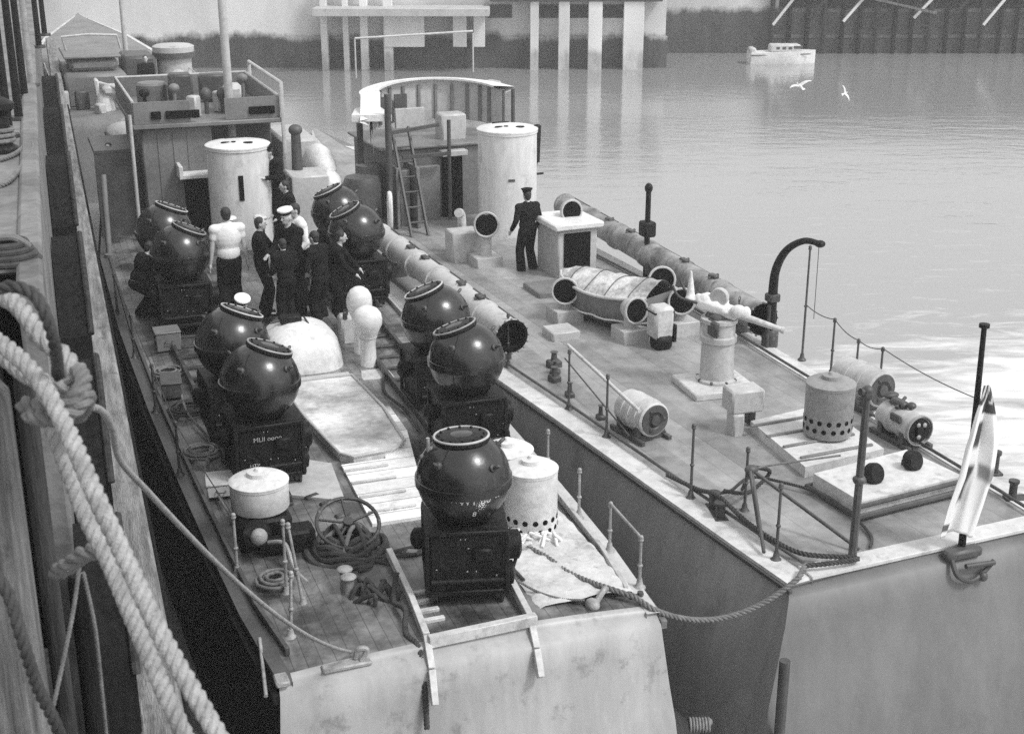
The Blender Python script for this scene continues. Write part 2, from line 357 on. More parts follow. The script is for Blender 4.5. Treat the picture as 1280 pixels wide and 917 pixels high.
# timber jetty at top right
jt=thing('timber_jetty','dark timber piled jetty with pale diagonal braces at far right of the harbour','jetty')
YJ=YW; YW=YW+6.2; X0,X1=px_x(962,YW),52
b=MB(); b.box2((X0,YW+.2,3.6),(X1,YW+5,3.95),bev=.02); b.build('deck',timberL,jt)
b=MB(); b.box2((X0,YW+.05,3.05),(X1,YW+.19,3.35),bev=.01); b.build('waling',timberL,jt)
k=0; x=X0+.3
while x<X1:
    b=MB(); b.cyl((x,YW+.5,-2),(x+random.uniform(-.1,.1),YW+.5,3.6),.15,n=8); b.build('pile',timberD if k%3 else timber,jt)
    b=MB(); b.cyl((x+.5,YW+2.5,-2),(x+.5,YW+2.5,3.6),.15,n=8); b.build('pile',timberD,jt)
    if k%2==0:
        b=MB(); b.beam((x,YW+.3,1.0+.2*(k%3)),(x+1.8,YW+.3,3.4),.12,.16); b.build('brace',pierm if k%4==0 else timber,jt)
    b=MB(); b.beam((x,YW+1.2,-1.2+.5*(k%2)),(x+(2.1 if k%2 else -2.1),YW+1.2,3.3),.1,.12); b.build('brace',timberL if k%3 else wallD,jt)
    x+=1.05; k+=1
for z_ in (.3,1.8):
    b=MB(); b.beam((X0,YW+.75,z_),(X1,YW+.75,z_),.12,.2); b.build('waling',timberL,jt)
b=MB(); b.beam((X0+4,YW+.1,3.0),(X0+10,YW+.1,1.7),.1,.14); b.build('brace',timberL,jt)

YW=YJ
# ---------------------------------------------------------------- near quay (left)
q=thing('quay','stone quay at left edge with pale walkway on top and shadowed timber face','quay')
b=MB(); b.box2((-14,12.0,5.75),(-.28,60,6.0),bev=.03); b.build('walkway',concrete,q)
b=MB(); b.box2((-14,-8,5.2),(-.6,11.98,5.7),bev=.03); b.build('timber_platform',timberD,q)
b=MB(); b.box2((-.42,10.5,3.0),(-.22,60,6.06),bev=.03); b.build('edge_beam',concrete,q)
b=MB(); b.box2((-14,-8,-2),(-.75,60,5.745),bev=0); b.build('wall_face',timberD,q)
q.location=Q.o; q.rotation_euler=(0,0,Q.h)
wl=MB(); wl.beam((.30,3,2.85),(.13,60,2.85),.34,.34,bev=.03); o=wl.build('fender_beam',timberH); Q.put(o,0,0,0)
tag(o,'long pale timber fender beam running along the quay above the dark gap','fender')
wl=MB(); wl.beam((.52,3,2.05),(.36,60,2.05),.12,.22,bev=.02); o=wl.build('rubbing_strip',timberD); Q.put(o,0,0,0)
tag(o,'narrow dark rubbing strip below the long fender beam on the quay','fender')
def fender_pile(y,l,w_,top,mt,lab):
    t=thing('fender_pile',lab,'pile','dark upright fender timbers on the quay face')
    b=MB(); n=10
    pts=[(-l/2,-4)]+[(-l/2+l*i/n, top-.9*(1-math.sin(PI/2*min(1,(i+1)/(n*.8))))) for i in range(n+1)]+[(l/2,-4)]
    Mx=Matrix(((0,0,1,0),(1,0,0,0),(0,1,0,0),(0,0,0,1)))
    b.prism(pts,-w_/2,w_/2,Mx); b.build('post',mt,t)
    b=MB(); b.tube([(0+w_/2,yy,zz+.02) for yy,zz in pts[1:-1]],.035); b.build('edge_strip',timber,t)
    Q.put(t,-.04,y,0); return t
for i,(y,l,tp) in enumerate([(34,1.6,4.6),(27.5,1.6,4.8),(21.5,1.9,4.9),(16.4,1.9,4.8),(12.6,1.5,4.5),(9.6,1.2,4.2)]):
    fender_pile(y,l,.34,tp,timberD,['farthest dark fender timber with curved top on the quay face','dark fender timber second farthest along the quay face','dark curved top fender timber beside the quay walkway edge','dark curved top fender timber just above the black rope loop','dark fender timber behind the hawser knot','dark fender timber behind the twin hawsers'][i])
for y in (6.5,8.2,11.2,14.5,18.5,24,30.5,38):
    b=MB(); b.cyl((0,0,-3),(0,0,4.2),.14,n=10); o=b.build('quay_pile',timber); Q.put(o,-.45,y,0)
    i=[6.5,8.2,11.2,14.5,18.5,24,30.5,38].index(y)
    tag(o,'round timber pile of the quay face, '+['nearest to the camera','second nearest','under the hawser knot','just past the hawser knot','beside the walkway edge','beyond the curved top timber','near the far end','the farthest one'][i],'pile','round piles of the quay face')
# near bleached piles with the hawsers
def near_pile(px0,px1,pyt,depth,mt,lab,r=None):
    a=PD(px0,700,depth); c=PD(px1,700,depth); r=(c-a).length/2; m=(a+c)/2
    zt=PD((px0+px1)/2,pyt,depth).z
    b=MB(); b.lathe([(r,-m.z-1),(r,zt-m.z-.04),(r*.85,zt-m.z)],(0,0,0),n=20); o=b.build('mooring_pile',mt); o.location=m
    return tag(o,lab,'pile')
near_pile(-75,36,455,5.6,timberL,'thick bleached timber pile at the lower left corner in front of everything')
near_pile(46,70,440,6.6,timber,'narrow weathered timber post right beside the thick bleached pile')
near_pile(82,112,720,7.4,timberD,'short weathered post low behind the twin hawsers')

# hawsers
def rp(name,pts,r,pitch,m,lab,cat='rope',sm=True,group=None):
    b=MB(); rope(b,smooth_path(pts) if sm else pts,r,pitch); o=b.build(name,m); return tag(o,lab,cat,group)
DH=4.6
rp('hawser',[PD(-60,395,DH+.5),PD(-5,425,DH+.3),PD(45,470,DH+.2),PD(85,540,DH+.1),PD(120,620,DH),PD(160,705,DH),PD(205,800,DH-.1),PD(262,900,DH-.2),PD(340,1040,DH-.3)],.032,.12,ropem,'right hand thick three strand white hawser slanting down across the foreground')
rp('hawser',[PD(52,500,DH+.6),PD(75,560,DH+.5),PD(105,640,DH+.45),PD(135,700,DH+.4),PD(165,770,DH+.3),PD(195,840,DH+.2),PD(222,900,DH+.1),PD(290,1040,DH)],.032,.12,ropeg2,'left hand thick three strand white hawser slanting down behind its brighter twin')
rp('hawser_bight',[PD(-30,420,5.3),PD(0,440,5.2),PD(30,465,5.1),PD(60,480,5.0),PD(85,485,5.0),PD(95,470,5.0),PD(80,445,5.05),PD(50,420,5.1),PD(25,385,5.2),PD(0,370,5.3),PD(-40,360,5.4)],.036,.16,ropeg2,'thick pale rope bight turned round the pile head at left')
rp('rope_knot',[PD(28,505,4.9),PD(55,512,4.85),PD(85,505,4.85),PD(104,480,4.9),PD(98,462,5.0)],.032,.15,ropeg,'grey rope turn whipped round the pale hawsers below the bight')
rp('lashing',[PD(35,518,4.85),PD(60,524,4.8),PD(90,515,4.85),PD(110,495,4.9),PD(96,520,5.1),PD(66,500,5.2)],.03,.14,ropeg,'thinner grey lashing under the hawser knot')
rp('black_rope_loop',[PD(-20,370,4.6),PD(10,358,4.6),PD(40,366,4.6),PD(58,395,4.6),PD(70,440,4.7),PD(72,470,4.9)],.022,.12,roped,'black tarred rope loop arching over the pale bight')
rp('black_rope',[PD(-20,700,4.7),PD(10,742,4.7),PD(28,800,4.7),PD(48,860,4.8),PD(70,905,4.9),PD(90,960,5)],.022,.12,roped,'black rope hanging in front of the thick bleached pile')
rp('grey_heaving_line',[PD(60,480,5.6),PD(95,505,5.7),PD(125,512,5.9),PD(140,535,6.2)]+[Vector(p) for p in sag(PD(150,575,6.6),A.w(-1.28,.2,1.72),.22,16)],.016,.08,ropeg3,'long grey mooring line from the quay down to the stern of the near launch')
rp('chafing_gear',[PD(70,715,5.4),PD(88,705,5.3),PD(105,692,5.25),PD(125,690,5.2),PD(138,705,5.3)],.035,.2,ropeg,'grey frayed lashing hitched on the hawser near bottom left')
rp('thin_line',[PD(100,700,5.6),PD(92,760,5.6),PD(78,830,5.6),PD(64,893,5.6)],.009,.06,ropeg,'thin pale line dangling in the dark below the lashing')
rp('thin_line',[PD(104,715,5.9),PD(118,780,6),PD(126,850,6.2),PD(134,930,6.4)],.009,.06,ropeg,'thin dull line running down beside the left hand hawser')
# rail posts along the walkway
for i,(px,py,h) in enumerate([(12,172,1.55),(24,150,1.7),(31,122,1.5),(40,108,1.5),(49,60,1.4),(56,45,1.3)]):
    t=thing('mooring_post',['dark iron post nearest on the walkway at top left','tall dark iron post with foot, second on the walkway','dark iron post third along the walkway','pale sided iron post fourth along the walkway','iron post fifth along the walkway','farthest iron post on the walkway'][i],'post','iron posts on the quay walkway')
    w=P(px,py,6.0); t.location=w; t.rotation_euler=(0,0,Q.h)
    b=MB(); b.cyl((0,0,0),(0,0,h),.055,.045,10); b.ell((0,0,h),(.07,.07,.07),10); b.build('shaft',blackm if i!=3 else ironlit,t)
    b=MB(); b.cyl((0,0,0),(0,0,.05),.12,n=12); b.build('foot',iron,t)
rp('quay_rope',[P(-10,235,6.02),P(12,226,6.03),P(30,205,6.03),P(41,190,6.04),P(38,178,6.03),P(20,192,6.03),P(0,200,6.03)],.03,.16,ropeg,'slack grey rope lying in a curve on the quay walkway')
t=thing('bollard','squat dark iron bollard on the walkway at left edge wound with rope','bollard'); t.location=P(2,190,6.0)
b=MB(); b.lathe([(.2,0),(.2,.05),(.13,.1),(.12,.42),(.2,.5),(.2,.56),(.1,.62),(0,.63)],n=18); b.build('post',blackm,t)
b=MB()
for k in range(3): b.tube([(.15*math.cos(a*PI/8),.15*math.sin(a*PI/8),.14+k*.06) for a in range(16)],.028,closed=True)
b.build('rope_turns',ropeg,t)
t=thing('rope_coil','dark coiled rope heap on the quay just above the black loop','rope'); t.location=P(8,330,6.0)
b=MB()
for k in range(4): b.tube([((.26-.03*k)*math.cos(a*PI/10),(.22-.02*k)*math.sin(a*PI/10),.04+k*.045) for a in range(20)],.03,closed=True)
b.build('coil',roped,t); b=MB(); b.tube(smooth_path([(.2,0,.15),(.1,-.1,.25),(-.1,-.15,.22),(-.2,.05,.12)]),.03); b.build('end',ropeg,t)

# ---------------------------------------------------------------- boats: shared builders
def hull(fr,root,cx,st,dm,sm,tm,rake=.35,camber=.1,lip=.2,flare=.1,mw=.2,mm=None,tf=1.07):
    """st: (y, half width at deck, deck height)"""
    def pt(i,u,dz=0):
        y,hw,zz=st[i]; return (cx+u*hw,y,zz+camber*(1-u*u)+dz)
    us=[-1+2*k/16 for k in range(17)]
    st0=(lip,st[0][1],st[0][2])
    rows=[[(cx+u*st0[1],lip,st0[2]+camber*(1-u*u)) for u in us]]+[[pt(i,u) for u in us] for i in range(1,len(st))]
    b=MB(); b.grid(rows); b.build('deck',dm,root,fixn=False)
    # transom, rounded over at the top
    hw=st[0][1]; zz=st[0][2]
    prof=[(lip,0,1),(lip*.5,-.012,1),(.1,-.05,1),(0,-.13,1+(tf-1)*.07),(-rake*.13,-.4,1+(tf-1)*.2),(-rake*.3,-.8,1+(tf-1)*.42),(-rake*.5,-1.2,1+(tf-1)*.68),(-rake*.78,-1.8,1+(tf-1)*.9),(-rake,-2.8,tf)]
    b=MB(); b.grid([[(cx+u*hw*k,yy-(.10*(1-u*u) if dz<-.06 else 0),zz+camber*(1-u*u)*(1 if dz>-.4 else max(0,1+dz))+dz) for u in us] for yy,dz,k in prof],flip=True)
    b.build('transom',tm,root,fixn=False)
    for s in (-1,1):
        n=len(st); rows=[]
        for i,(y,h_,z_) in enumerate([(lip,st[0][1],st[0][2])]+list(st[1:])):
            rows.append([(cx+s*(h_+f_),y,z_+d_) for d_,f_ in ((0,0),(-.06,.01),(-.4,flare*.2),(-.8,flare*.42),(-1.2,flare*.68),(-1.8,flare*.9),(-2.8,flare))])
        first=[(cx+s*hw*k,yy,zz+dz) for yy,dz,k in prof[1:]]
        b=MB(); b.grid(rows,flip=(s>0))
        # corner fill between transom rim and first station
        tr=[b.b.verts.new(v) for v in [(cx+s*hw,lip,zz)]+first]; e=[b.b.verts.new(v) for v in rows[0][1:]]
        cs=[tr[0]]+e; ntr=len(tr); 
        m_=[0,3,4,5,6,7,8]
        for a_ in range(len(cs)-1):
            lo=m_[a_];hi=m_[a_+1]
            poly=[cs[a_],cs[a_+1]]+[tr[q_] for q_ in range(hi,lo-1,-1) if tr[q_] is not cs[a_]]
            if len(poly)>=3: b.b.faces.new(poly)
        b.build('hull_side',sm,root)
        # margin plank / gunwale and toe rail
        b=MB(); g=[]
        for i,(y,h_,z_) in enumerate([(0.06,st[0][1],st[0][2]-.03)]+[(lip,st[0][1],st[0][2])]+list(st[1:])):
            g.append([(cx+s*(h_+.02),y,z_-.05),(cx+s*(h_+.02),y,z_+.016),(cx+s*(h_-mw),y,z_+.012+camber*(1-((h_-mw)/h_)**2)),(cx+s*(h_-mw),y,z_-.03)])
        b.grid(g); b.build('margin_plank',(mm[0] if s<0 else mm[1]) if mm else marg,root)
def stanchion(root,x,y,h,z=DZ,m=None,r=.016,lean=(0,0),rings=2,name='stanchion'):
    b=MB(); top=(x+lean[0],y+lean[1],z+h)
    b.lathe([(.07,0),(.07,.02),(.04,.05),(.028,.12)],(x,y,z),n=10); b.cyl((x,y,z),top,r*1.25,r,8); b.ell(top,(r*1.8,)*3,8)
    for k in range(rings):
        f=(k+1)/rings; b.ell((x+lean[0]*f,y+lean[1]*f,z+h*f-.03),(r*2,r*2,r*1.5),8)
    b.build(name,m or iron,root); return Vector(top)
def mushroom(root,x,y,h,r,m=white):
    b=MB(); b.lathe([(r*.62,0),(r*.55,.05),(r*.5,h*.45),(r*.72,h*.6),(r*.98,h*.72),(r,h*.8),(r*.93,h*.88),(r*.7,h*.95),(r*.35,h*.99),(0,h)],(x,y,DZ),n=20); o=b.build('ventilator',m,root)
    b=MB(); b.lathe([(r*.85,0),(r*.85,.03),(r*.6,.04)],(x,y,DZ+.005),n=20); b.build('base_ring',lgrey,o)
    b=MB(); b.tube([(x+r*.58*math.cos(k*PI/10),y+r*.58*math.sin(k*PI/10),DZ+h*.52) for k in range(20)],.012,closed=True); b.build('neck_ring',lgrey,o); return o
def cowl(root,x,y,h,r,face,m=lgrey,stem=.55,base=True):
    """cowl ventilator: stem, bent neck, bell mouth looking along FACE (radians, local)"""
    d=Vector((math.cos(face),math.sin(face),.12)).normalized(); c=Vector((x,y,DZ+h))
    p=smooth_path([(x,y,DZ),(x,y,DZ+h*.5),(x,y,DZ+h-r*.55),tuple(c-d*r*.2),tuple(c+d*r*.7)],6)
    n=len(p); rr=[r*stem if i<n*.55 else r*(stem+(1-stem)*min(1,(i-n*.55)/(n*.3))) for i in range(n)]
    b=MB(); b.tube(p,rr,16); o=b.build('cowl_ventilator',m,root)
    b=MB(); b.lathe([(r*.9,-.012),(r*1.08,-.01),(r*1.1,.02),(r*1.03,.035),(r*.93,.03),(r*.9,-.012)],c+d*r*.7,d,20,False,False); b.build('mouth_ring',m,o)
    b=MB(); b.lathe([(r*.94,.012),(0,.006)],c+d*r*.7,d,20,False,False); b.build('mouth',voidm,o)
    if base:
        b=MB(); b.box((x,y,DZ+.14),(r*2.3,r*2.3,.28),bev=.015); b.build('base_box',m,o)
    return o
def bollard_pair(root,x,y,rz,m=iron,h=.26,r=.06):
    b=MB(); c,s_=math.cos(rz),math.sin(rz)
    b.box((x,y,DZ+.02),(.5,.16,.04),rz=rz)
    for k in (-.15,.15): b.lathe([(r,0),(r,h*.8),(r*1.35,h*.85),(r*1.35,h),(0,h+.01)],(x+c*k,y+s_*k,DZ+.03),n=14)
    return b.build('bollard',m,root)
def fitted_funnel(root,cx,cy,r,zt,m=funnelm,slot=None,z0=DZ):
    b=MB(); b.lathe([(r*1.03,0),(r*1.03,.06),(r,.08),(r,zt-z0-.05),(r*1.03,zt-z0-.045),(r*1.03,zt-z0)],(cx,cy,z0),n=44); o=b.build('funnel',m,root)
    b=MB(); b.lathe([(r*1.04,0),(r*1.04,.03),(r*.97,.055),(r*.5,.10),(0,.115)],(cx,cy,zt+.002),n=44); b.build('lid',white,o)
    b=MB()
    for (a,rr,sx,sy) in ((1.6,.55,.2,.07),(4.2,.35,.05,.05),(3.7,.5,.09,.05),(5.2,.55,.1,.07)):
        b.lathe([(1,0),(1,.02),(0,.025)],(0,0,0),n=14)
        for v in b.b.verts:
            if not v.tag: v.co=Vector((v.co.x*sx,v.co.y*sy,v.co.z+zt+.118-.045*rr))+Vector((cx+math.cos(a)*r*rr,cy+math.sin(a)*r*rr,0)); v.tag=True
    b.build('exhaust_opening',blackm,o)
    return o

# ---------------------------------------------------------------- BOAT A: the minelaying launch
bA=thing('motor_launch','pale grey minelaying motor launch alongside the quay with mines on both deck edges','boat'); bA.location=A.o; bA.rotation_euler=(0,0,A.h)
stA=[(0,2.03,1.6),(1.5,2.16,1.6),(3,2.24,1.6),(5,2.33,1.6),(8,2.43,1.6),(12,2.5,1.62),(17,2.45,1.66),(22,2.0,1.8),(26,1.35,2.0),(29,.6,2.2),(31,.05,2.4)]
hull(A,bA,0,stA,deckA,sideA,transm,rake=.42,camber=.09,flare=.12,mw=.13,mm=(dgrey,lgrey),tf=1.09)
# toe rails
for s in (-1,1):
    b=MB()
    for (y0,w0,_),(y1,w1,_) in zip(stA[:6],stA[1:7]): b.beam((s*(w0-.17),max(y0,.5),DZ+.07),(s*(w1-.17),y1,DZ+.07),.05,.09)
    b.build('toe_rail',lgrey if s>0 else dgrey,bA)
    b=MB()
    for (y0,w0,z0),(y1,w1,z1) in zip(stA[:9],stA[1:10]): b.beam((s*(w0+.05),y0,z0-.14),(s*(w1+.05),y1,z1-.14),.07,.1)
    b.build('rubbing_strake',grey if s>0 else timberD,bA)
# mine rails and the stern chute
def rail(pts,w_=.07,h_=.09,m=ironlit,name='mine_rail'):
    b=MB()
    for a,c in zip(pts,pts[1:]): b.beam(a,c,w_,h_)
    return b.build(name,m,bA)
zr=DZ+.15
rail([(-.40,2.0,zr+.05),(-.45,.95,zr+.04),(-.50,.2,zr-.02),(-.54,-.10,zr-.22),(-.57,-.30,zr-.50)],.07,.1,offwhite)
rail([(.66,2.0,zr+.05),(.67,.95,zr+.04),(.62,.2,zr-.02),(.58,-.10,zr-.22),(.56,-.28,zr-.44)],.07,.1,offwhite)
b=MB(); b.beam((-.5,.12,zr-.03),(.66,.12,zr+.0),.09,.12); b.build('chute_cross_beam',offwhite,bA)
b=MB()
for y in (.55,.75,.95,1.15): b.beam((-.44,y,zr-.05),(-.2,y,zr-.05),.06,.05)
b.build('chute_rung',offwhite,bA)
for s in (-1,1):
    for dx in (-.27,.27):
        rail([(s*1.42+dx,3.9,DZ+.14),(s*1.44+dx,7.5,DZ+.14),(s*1.52+dx,11,DZ+.14),(s*1.6+dx,15,DZ+.14)],.06,.1,iron)
    b=MB(); y=3.9
    while y<15: b.box((s*(1.42+.012*(y-3.9)),y,DZ+.075),(.62,.09,.06)); y+=.55
    b.build('sleeper',iron,bA)
# bright boards and platform hatch
pz=DZ+.11
b=MB(); b.prism([(-.36,2.9),(.27,2.9),(.55,4.0),(.84,5.6),(.86,6.6),(.70,6.6),(.3,4.75),(-.30,4.75)],DZ-.02,pz+.02); b.build('hatch_boards',boards,bA)
b=MB()
for y in (3.2,3.65,4.1,4.5): b.box((-.03,y,pz+.035),(.6,.04,.03))
b.build('board_batten',offwhite,bA)
b=MB(); po=[(-.27,4.95),(-.12,4.8),(.45,4.85),(.66,5.1),(.72,6.4),(.62,7.9),(-.5,7.9),(-.42,6.4)]
b.prism(po,DZ-.02,pz+.08); b.build('raised_platform',panelm,bA)
b=MB(); b.tube([(x,y,pz+.09) for x,y in po],.025,closed=True); b.build('platform_rim',lgrey,bA)
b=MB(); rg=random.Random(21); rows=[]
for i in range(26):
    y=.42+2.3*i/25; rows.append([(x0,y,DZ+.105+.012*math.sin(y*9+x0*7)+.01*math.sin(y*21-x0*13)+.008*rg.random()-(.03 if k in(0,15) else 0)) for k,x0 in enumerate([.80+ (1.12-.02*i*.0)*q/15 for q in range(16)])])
b.grid(rows); o=b.build('deck_glare_sheet',offwhite,bA,fixn=False)  # added pale sheet, its colour stands in for glare on the deck
b=MB(); b.prism([(-1.25,4.2),(-.5,3.7),(-.4,4.9),(-1.0,5.4)],DZ-.02,DZ+.105); b.build('side_panel',lgrey,bA)
# wheelhouse-white hood: rounded booby hatch
def dome(root,cx,cy,wx,wy,h):
    b=MB(); rows=[]
    for k in range(9):
        t=k/8
        if k<4: f=1-.02*k; z=h*.55*k/4
        else:
            a=(k-3)/5*PI/2; f=.92*math.cos(a)*1.0+.0; z=h*(.5+.5*math.sin(a))
        ring=[]
        for i in range(32):
            an=2*PI*i/32; c,s_=math.cos(an),math.sin(an); e=.62
            ring.append((cx+wx*f*abs(c)**e*(1 if c>0 else -1),cy+wy*f*abs(s_)**e*(1 if s_>0 else -1),DZ+z))
        rows.append(ring+[ring[0]])
    V=b.grid(rows); bmesh.ops.remove_doubles(b.b,verts=b.b.verts[:],dist=.001)
    return b
b=MB(); b.prism([(-1.05,10.1),(1.0,10.1),(1.05,13.6),(-1.1,13.6)],DZ-.02,DZ+.28); b.build('engine_casing',deckA,bA)
o=dome(bA,.10,9.25,.64,.82,.72).build('companion_hood',white,bA)
b=MB(); b.box((-.02,9.35,DZ+.75),(.34,.22,.12),bev=.02); b.build('hood_hatch',blackm,o)
b=MB(); b.cyl((-.35,9.3,DZ+.72),(-.05,9.35,DZ+.76),.02); b.cyl((.2,9.35,DZ+.76),(.3,8.7,DZ+.56),.015); b.build('hood_handle',iron,o)
b=MB(); b.box((.02,8.1,DZ+.05),(1.3,.5,.1),bev=.01); b.build('hood_step',lgrey,bA)
mushroom(bA,1.06,8.6,1.06,.24); mushroom(bA,1.10,9.25,1.2,.21); mushroom(bA,-1.0,9.6,.98,.22,offwhite)
b=MB(); b.box((1.12,9.95,DZ+.26),(.42,.36,.52),bev=.04); o=b.build('locker',offwhite,bA)
b=MB(); b.cyl((1.05,9.95,DZ+.5),(1.05,9.95,DZ+.8),.02); b.cyl((1.2,9.9,DZ+.5),(1.2,9.9,DZ+.62),.04); b.cyl((.98,9.8,DZ+.5),(.98,9.8,DZ+.6),.04); b.build('locker_filler',iron,o)
b=MB(); b.box((1.05,8.15,DZ+.04),(.5,.45,.08)); b.box((.72,8.25,DZ+.04),(.22,.3,.08)); b.build('deck_plate',offwhite,bA)
# funnel, mast
fitted_funnel(bA,.48,16.9,.645,3.82)
b=MB(); fx,fy=.48,16.9; a=-PI/2-.12; b.box((fx+.65*math.cos(a),fy+.65*math.sin(a),3.05),(.1,.03,.52),rz=a+PI/2); b.build('funnel_slot',voidm,bA)
for x,y in ((.66,15.7),(.05,15.8)):
    b=MB(); b.lathe([(.09,0),(.08,.1),(.07,.85)],(x,y,DZ+.05),n=12); o=b.build('exhaust_pipe',blackm,bA)
    b=MB(); b.lathe([(.13,0),(.15,.05),(.12,.09),(0,.1)],(x,y,DZ+.9),n=14); b.build('pipe_cap',white,o)
b=MB(); b.cyl((.68,18.9,3.2),(.60,18.7,9.5),.10,.08,14); b.build('mast',lgrey,bA)
b=MB(); b.beam((-.75,19.2,8.4),(1.1,19.3,8.4),.06,.06); b.build('mast_spreader',lgrey,bA)
# wheelhouse
b=MB(); b.box2((-1.32,18.2,1.6),(.15,22.3,4.05),bev=.03); wh=b.build('wheelhouse',grey,bA)
b=MB(); b.box2((.15,18.9,1.6),(1.55,22.3,4.0),bev=.03); b.build('wheelhouse_wing',dgrey,wh)
b=MB()
for x in (-1.0,-.68,-.38): b.box2((x,18.18,1.8),(x+.03,18.21,3.95),bev=0)
b.build('bulkhead_stiffener',grey,wh)
b=MB(); b.box2((-.52,18.12,1.65),(-.02,18.19,3.0),bev=.01); b.build('doorway',voidm,wh)
b=MB(); b.box2((-.62,17.7,3.02),(.05,18.2,3.1),bev=.01); b.box2((-.66,17.68,3.02),(-.58,18.2,3.3),bev=.01); b.build('door_canopy',white,wh)
b=MB(); b.box2((-1.5,18.0,4.06),(1.65,22.4,4.16),bev=.02); b.build('bridge_deck',grey,wh)
def parapet(root,x0,x1,y0,y1,z0,z1,m,name='bridge_screen',th=.05,rim=True):
    b=MB()
    for a,c in (((x0,y0),(x0,y1)),((x1,y0),(x1,y1)),((x0,y1),(x1,y1)),((x0,y0),(x0+(x1-x0)*.38,y0)),((x1-(x1-x0)*.38,y0),(x1,y0))):
        b.beam((a[0],a[1],(z0+z1)/2),(c[0],c[1],(z0+z1)/2),th,z1-z0,bev=0)
    o=b.build(name,m,root)
    if rim:
        b=MB(); b.tube([(x0,y0,z1),(x0,y1,z1),(x1,y1,z1),(x1,y0,z1)],.035); b.build('screen_rim',lgrey,o)
    return o
parapet(wh,-1.45,1.6,18.1,22.3,4.17,4.62,grey)
for x0,x1 in ((-1.1,-.9),(-.8,-.1),(.95,1.5)):
    b=MB(); b.box2((x0,18.02,4.26),(x1,18.08,4.42),bev=.01); b.build('screen_slot',voidm,wh)
for c_,z_ in (((-.2,20.2,4.55),(.5,.5,.75)),((.6,20.9,4.5),(.6,.4,.6))):
    b=MB(); b.box(c_,z_,bev=.05); b.build('chart_table',dgrey,wh)
for x in (.2,.55):
    b=MB(); b.cyl((x,19.1,4.15),(x,19.1,4.5),.05); b.ell((x,19.1,4.58),(.12,.12,.15)); b.build('voice_pipe',dgrey,wh)
b=MB(); b.lathe([(.3,0),(.34,.1),(.34,.5),(.3,.55)],(-.8,20.6,4.15),n=18); b.build('bridge_locker',grey,wh)
b=MB(); b.box((.95,20.2,4.4),(.5,.45,.5),bev=.12); b.build('bridge_locker',lgrey,wh)
b=MB(); b.cyl((-1.55,17.9,1.6),(-1.55,17.9,4.4),.04); b.build('bridge_post',lgrey,wh)
b=MB(); b.tube([(1.66,18.0,3.4),(1.66,18,4.9),(1.66,22,4.9),(1.66,22,3.4)],.045); b.build('bridge_rail',lgrey,wh)
# side screens to port, ladder
b=MB(); b.box2((-2.3,18.6,1.65),(-1.5,18.68,3.5),bev=.01); b.box2((-2.3,18.6,3.5),(-1.4,20.5,3.58),bev=.01); b.build('side_screen',dgrey,bA)
b=MB(); b.cyl((-2.28,17.0,1.6),(-2.22,17.4,3.3),.06); b.cyl((-2.28,16.9,1.6),(-2.28,16.9,1.75),.1); b.build('davit_post',grey,bA)
# starboard raft and lockers near the funnel
b=MB(); b.box2((1.5,16.5,1.6),(2.3,17.5,3.15),bev=.03); b.build('ready_use_locker',lgrey,bA)
b=MB(); b.box2((1.7,18.4,1.6),(2.5,20.5,3.6),bev=.06); b.build('splinter_shield',lgrey,bA)
b=MB(); b.box2((2.15,17.0,1.6),(2.3,19.5,2.7),bev=.03); b.build('side_locker',grey,bA)
b=MB(); b.cyl((1.78,17.3,3.1),(1.78,17.3,3.95),.12,.1,14); b.ell((1.78,17.3,4.0),(.15,.15,.12)); b.build('signal_lamp',dgrey,bA)
b=MB(); b.ell((2.45,18.2,3.0),(.35,.8,.5),18); b.ell((2.5,17.6,2.7),(.3,.5,.35),14); b.build('covered_gun',cloth,bA)
# stanchions, wires
tops=[stanchion(bA,2.06,.59,.62,m=ironlit),stanchion(bA,2.1,1.49,.62,m=ironlit),stanchion(bA,2.1,2.41,.66,m=ironlit),stanchion(bA,2.16,3.6,.7,m=ironlit)]
b=MB(); b.cyl(tops[0],tops[1],.016); b.build('guard_rail',ironlit,bA)
tl=[stanchion(bA,-1.76,.85,.75,m=ironlit,lean=(.04,0)),stanchion(bA,-1.5,1.45,.95,m=ironlit,lean=(-.1,.1)),stanchion(bA,-1.62,1.75,.9,m=ironlit),stanchion(bA,-2.05,2.4,.75,m=ironlit)]
for y in (5.4,7.8,10.4,13.0): tl.append(stanchion(bA,-(2.2+.02*y),y,.75))
b=MB()
for a,c in zip(tl[3:],tl[4:]): b.tube(sag(a,c,.03,6),.007)
b.build('guard_wire',iron,bA)
b=MB()
for y0 in (1.35,1.5): b.cyl((-1.0,y0+.1,DZ),(-1.0,y0+.1,DZ+.25),.07,.06,12)
b.ell((-1.0,1.45,DZ+.27),(.09,.09,.03)); b.ell((-1.0,1.62,DZ+.28),(.09,.09,.03)); b.build('bitt',ironlit,bA)
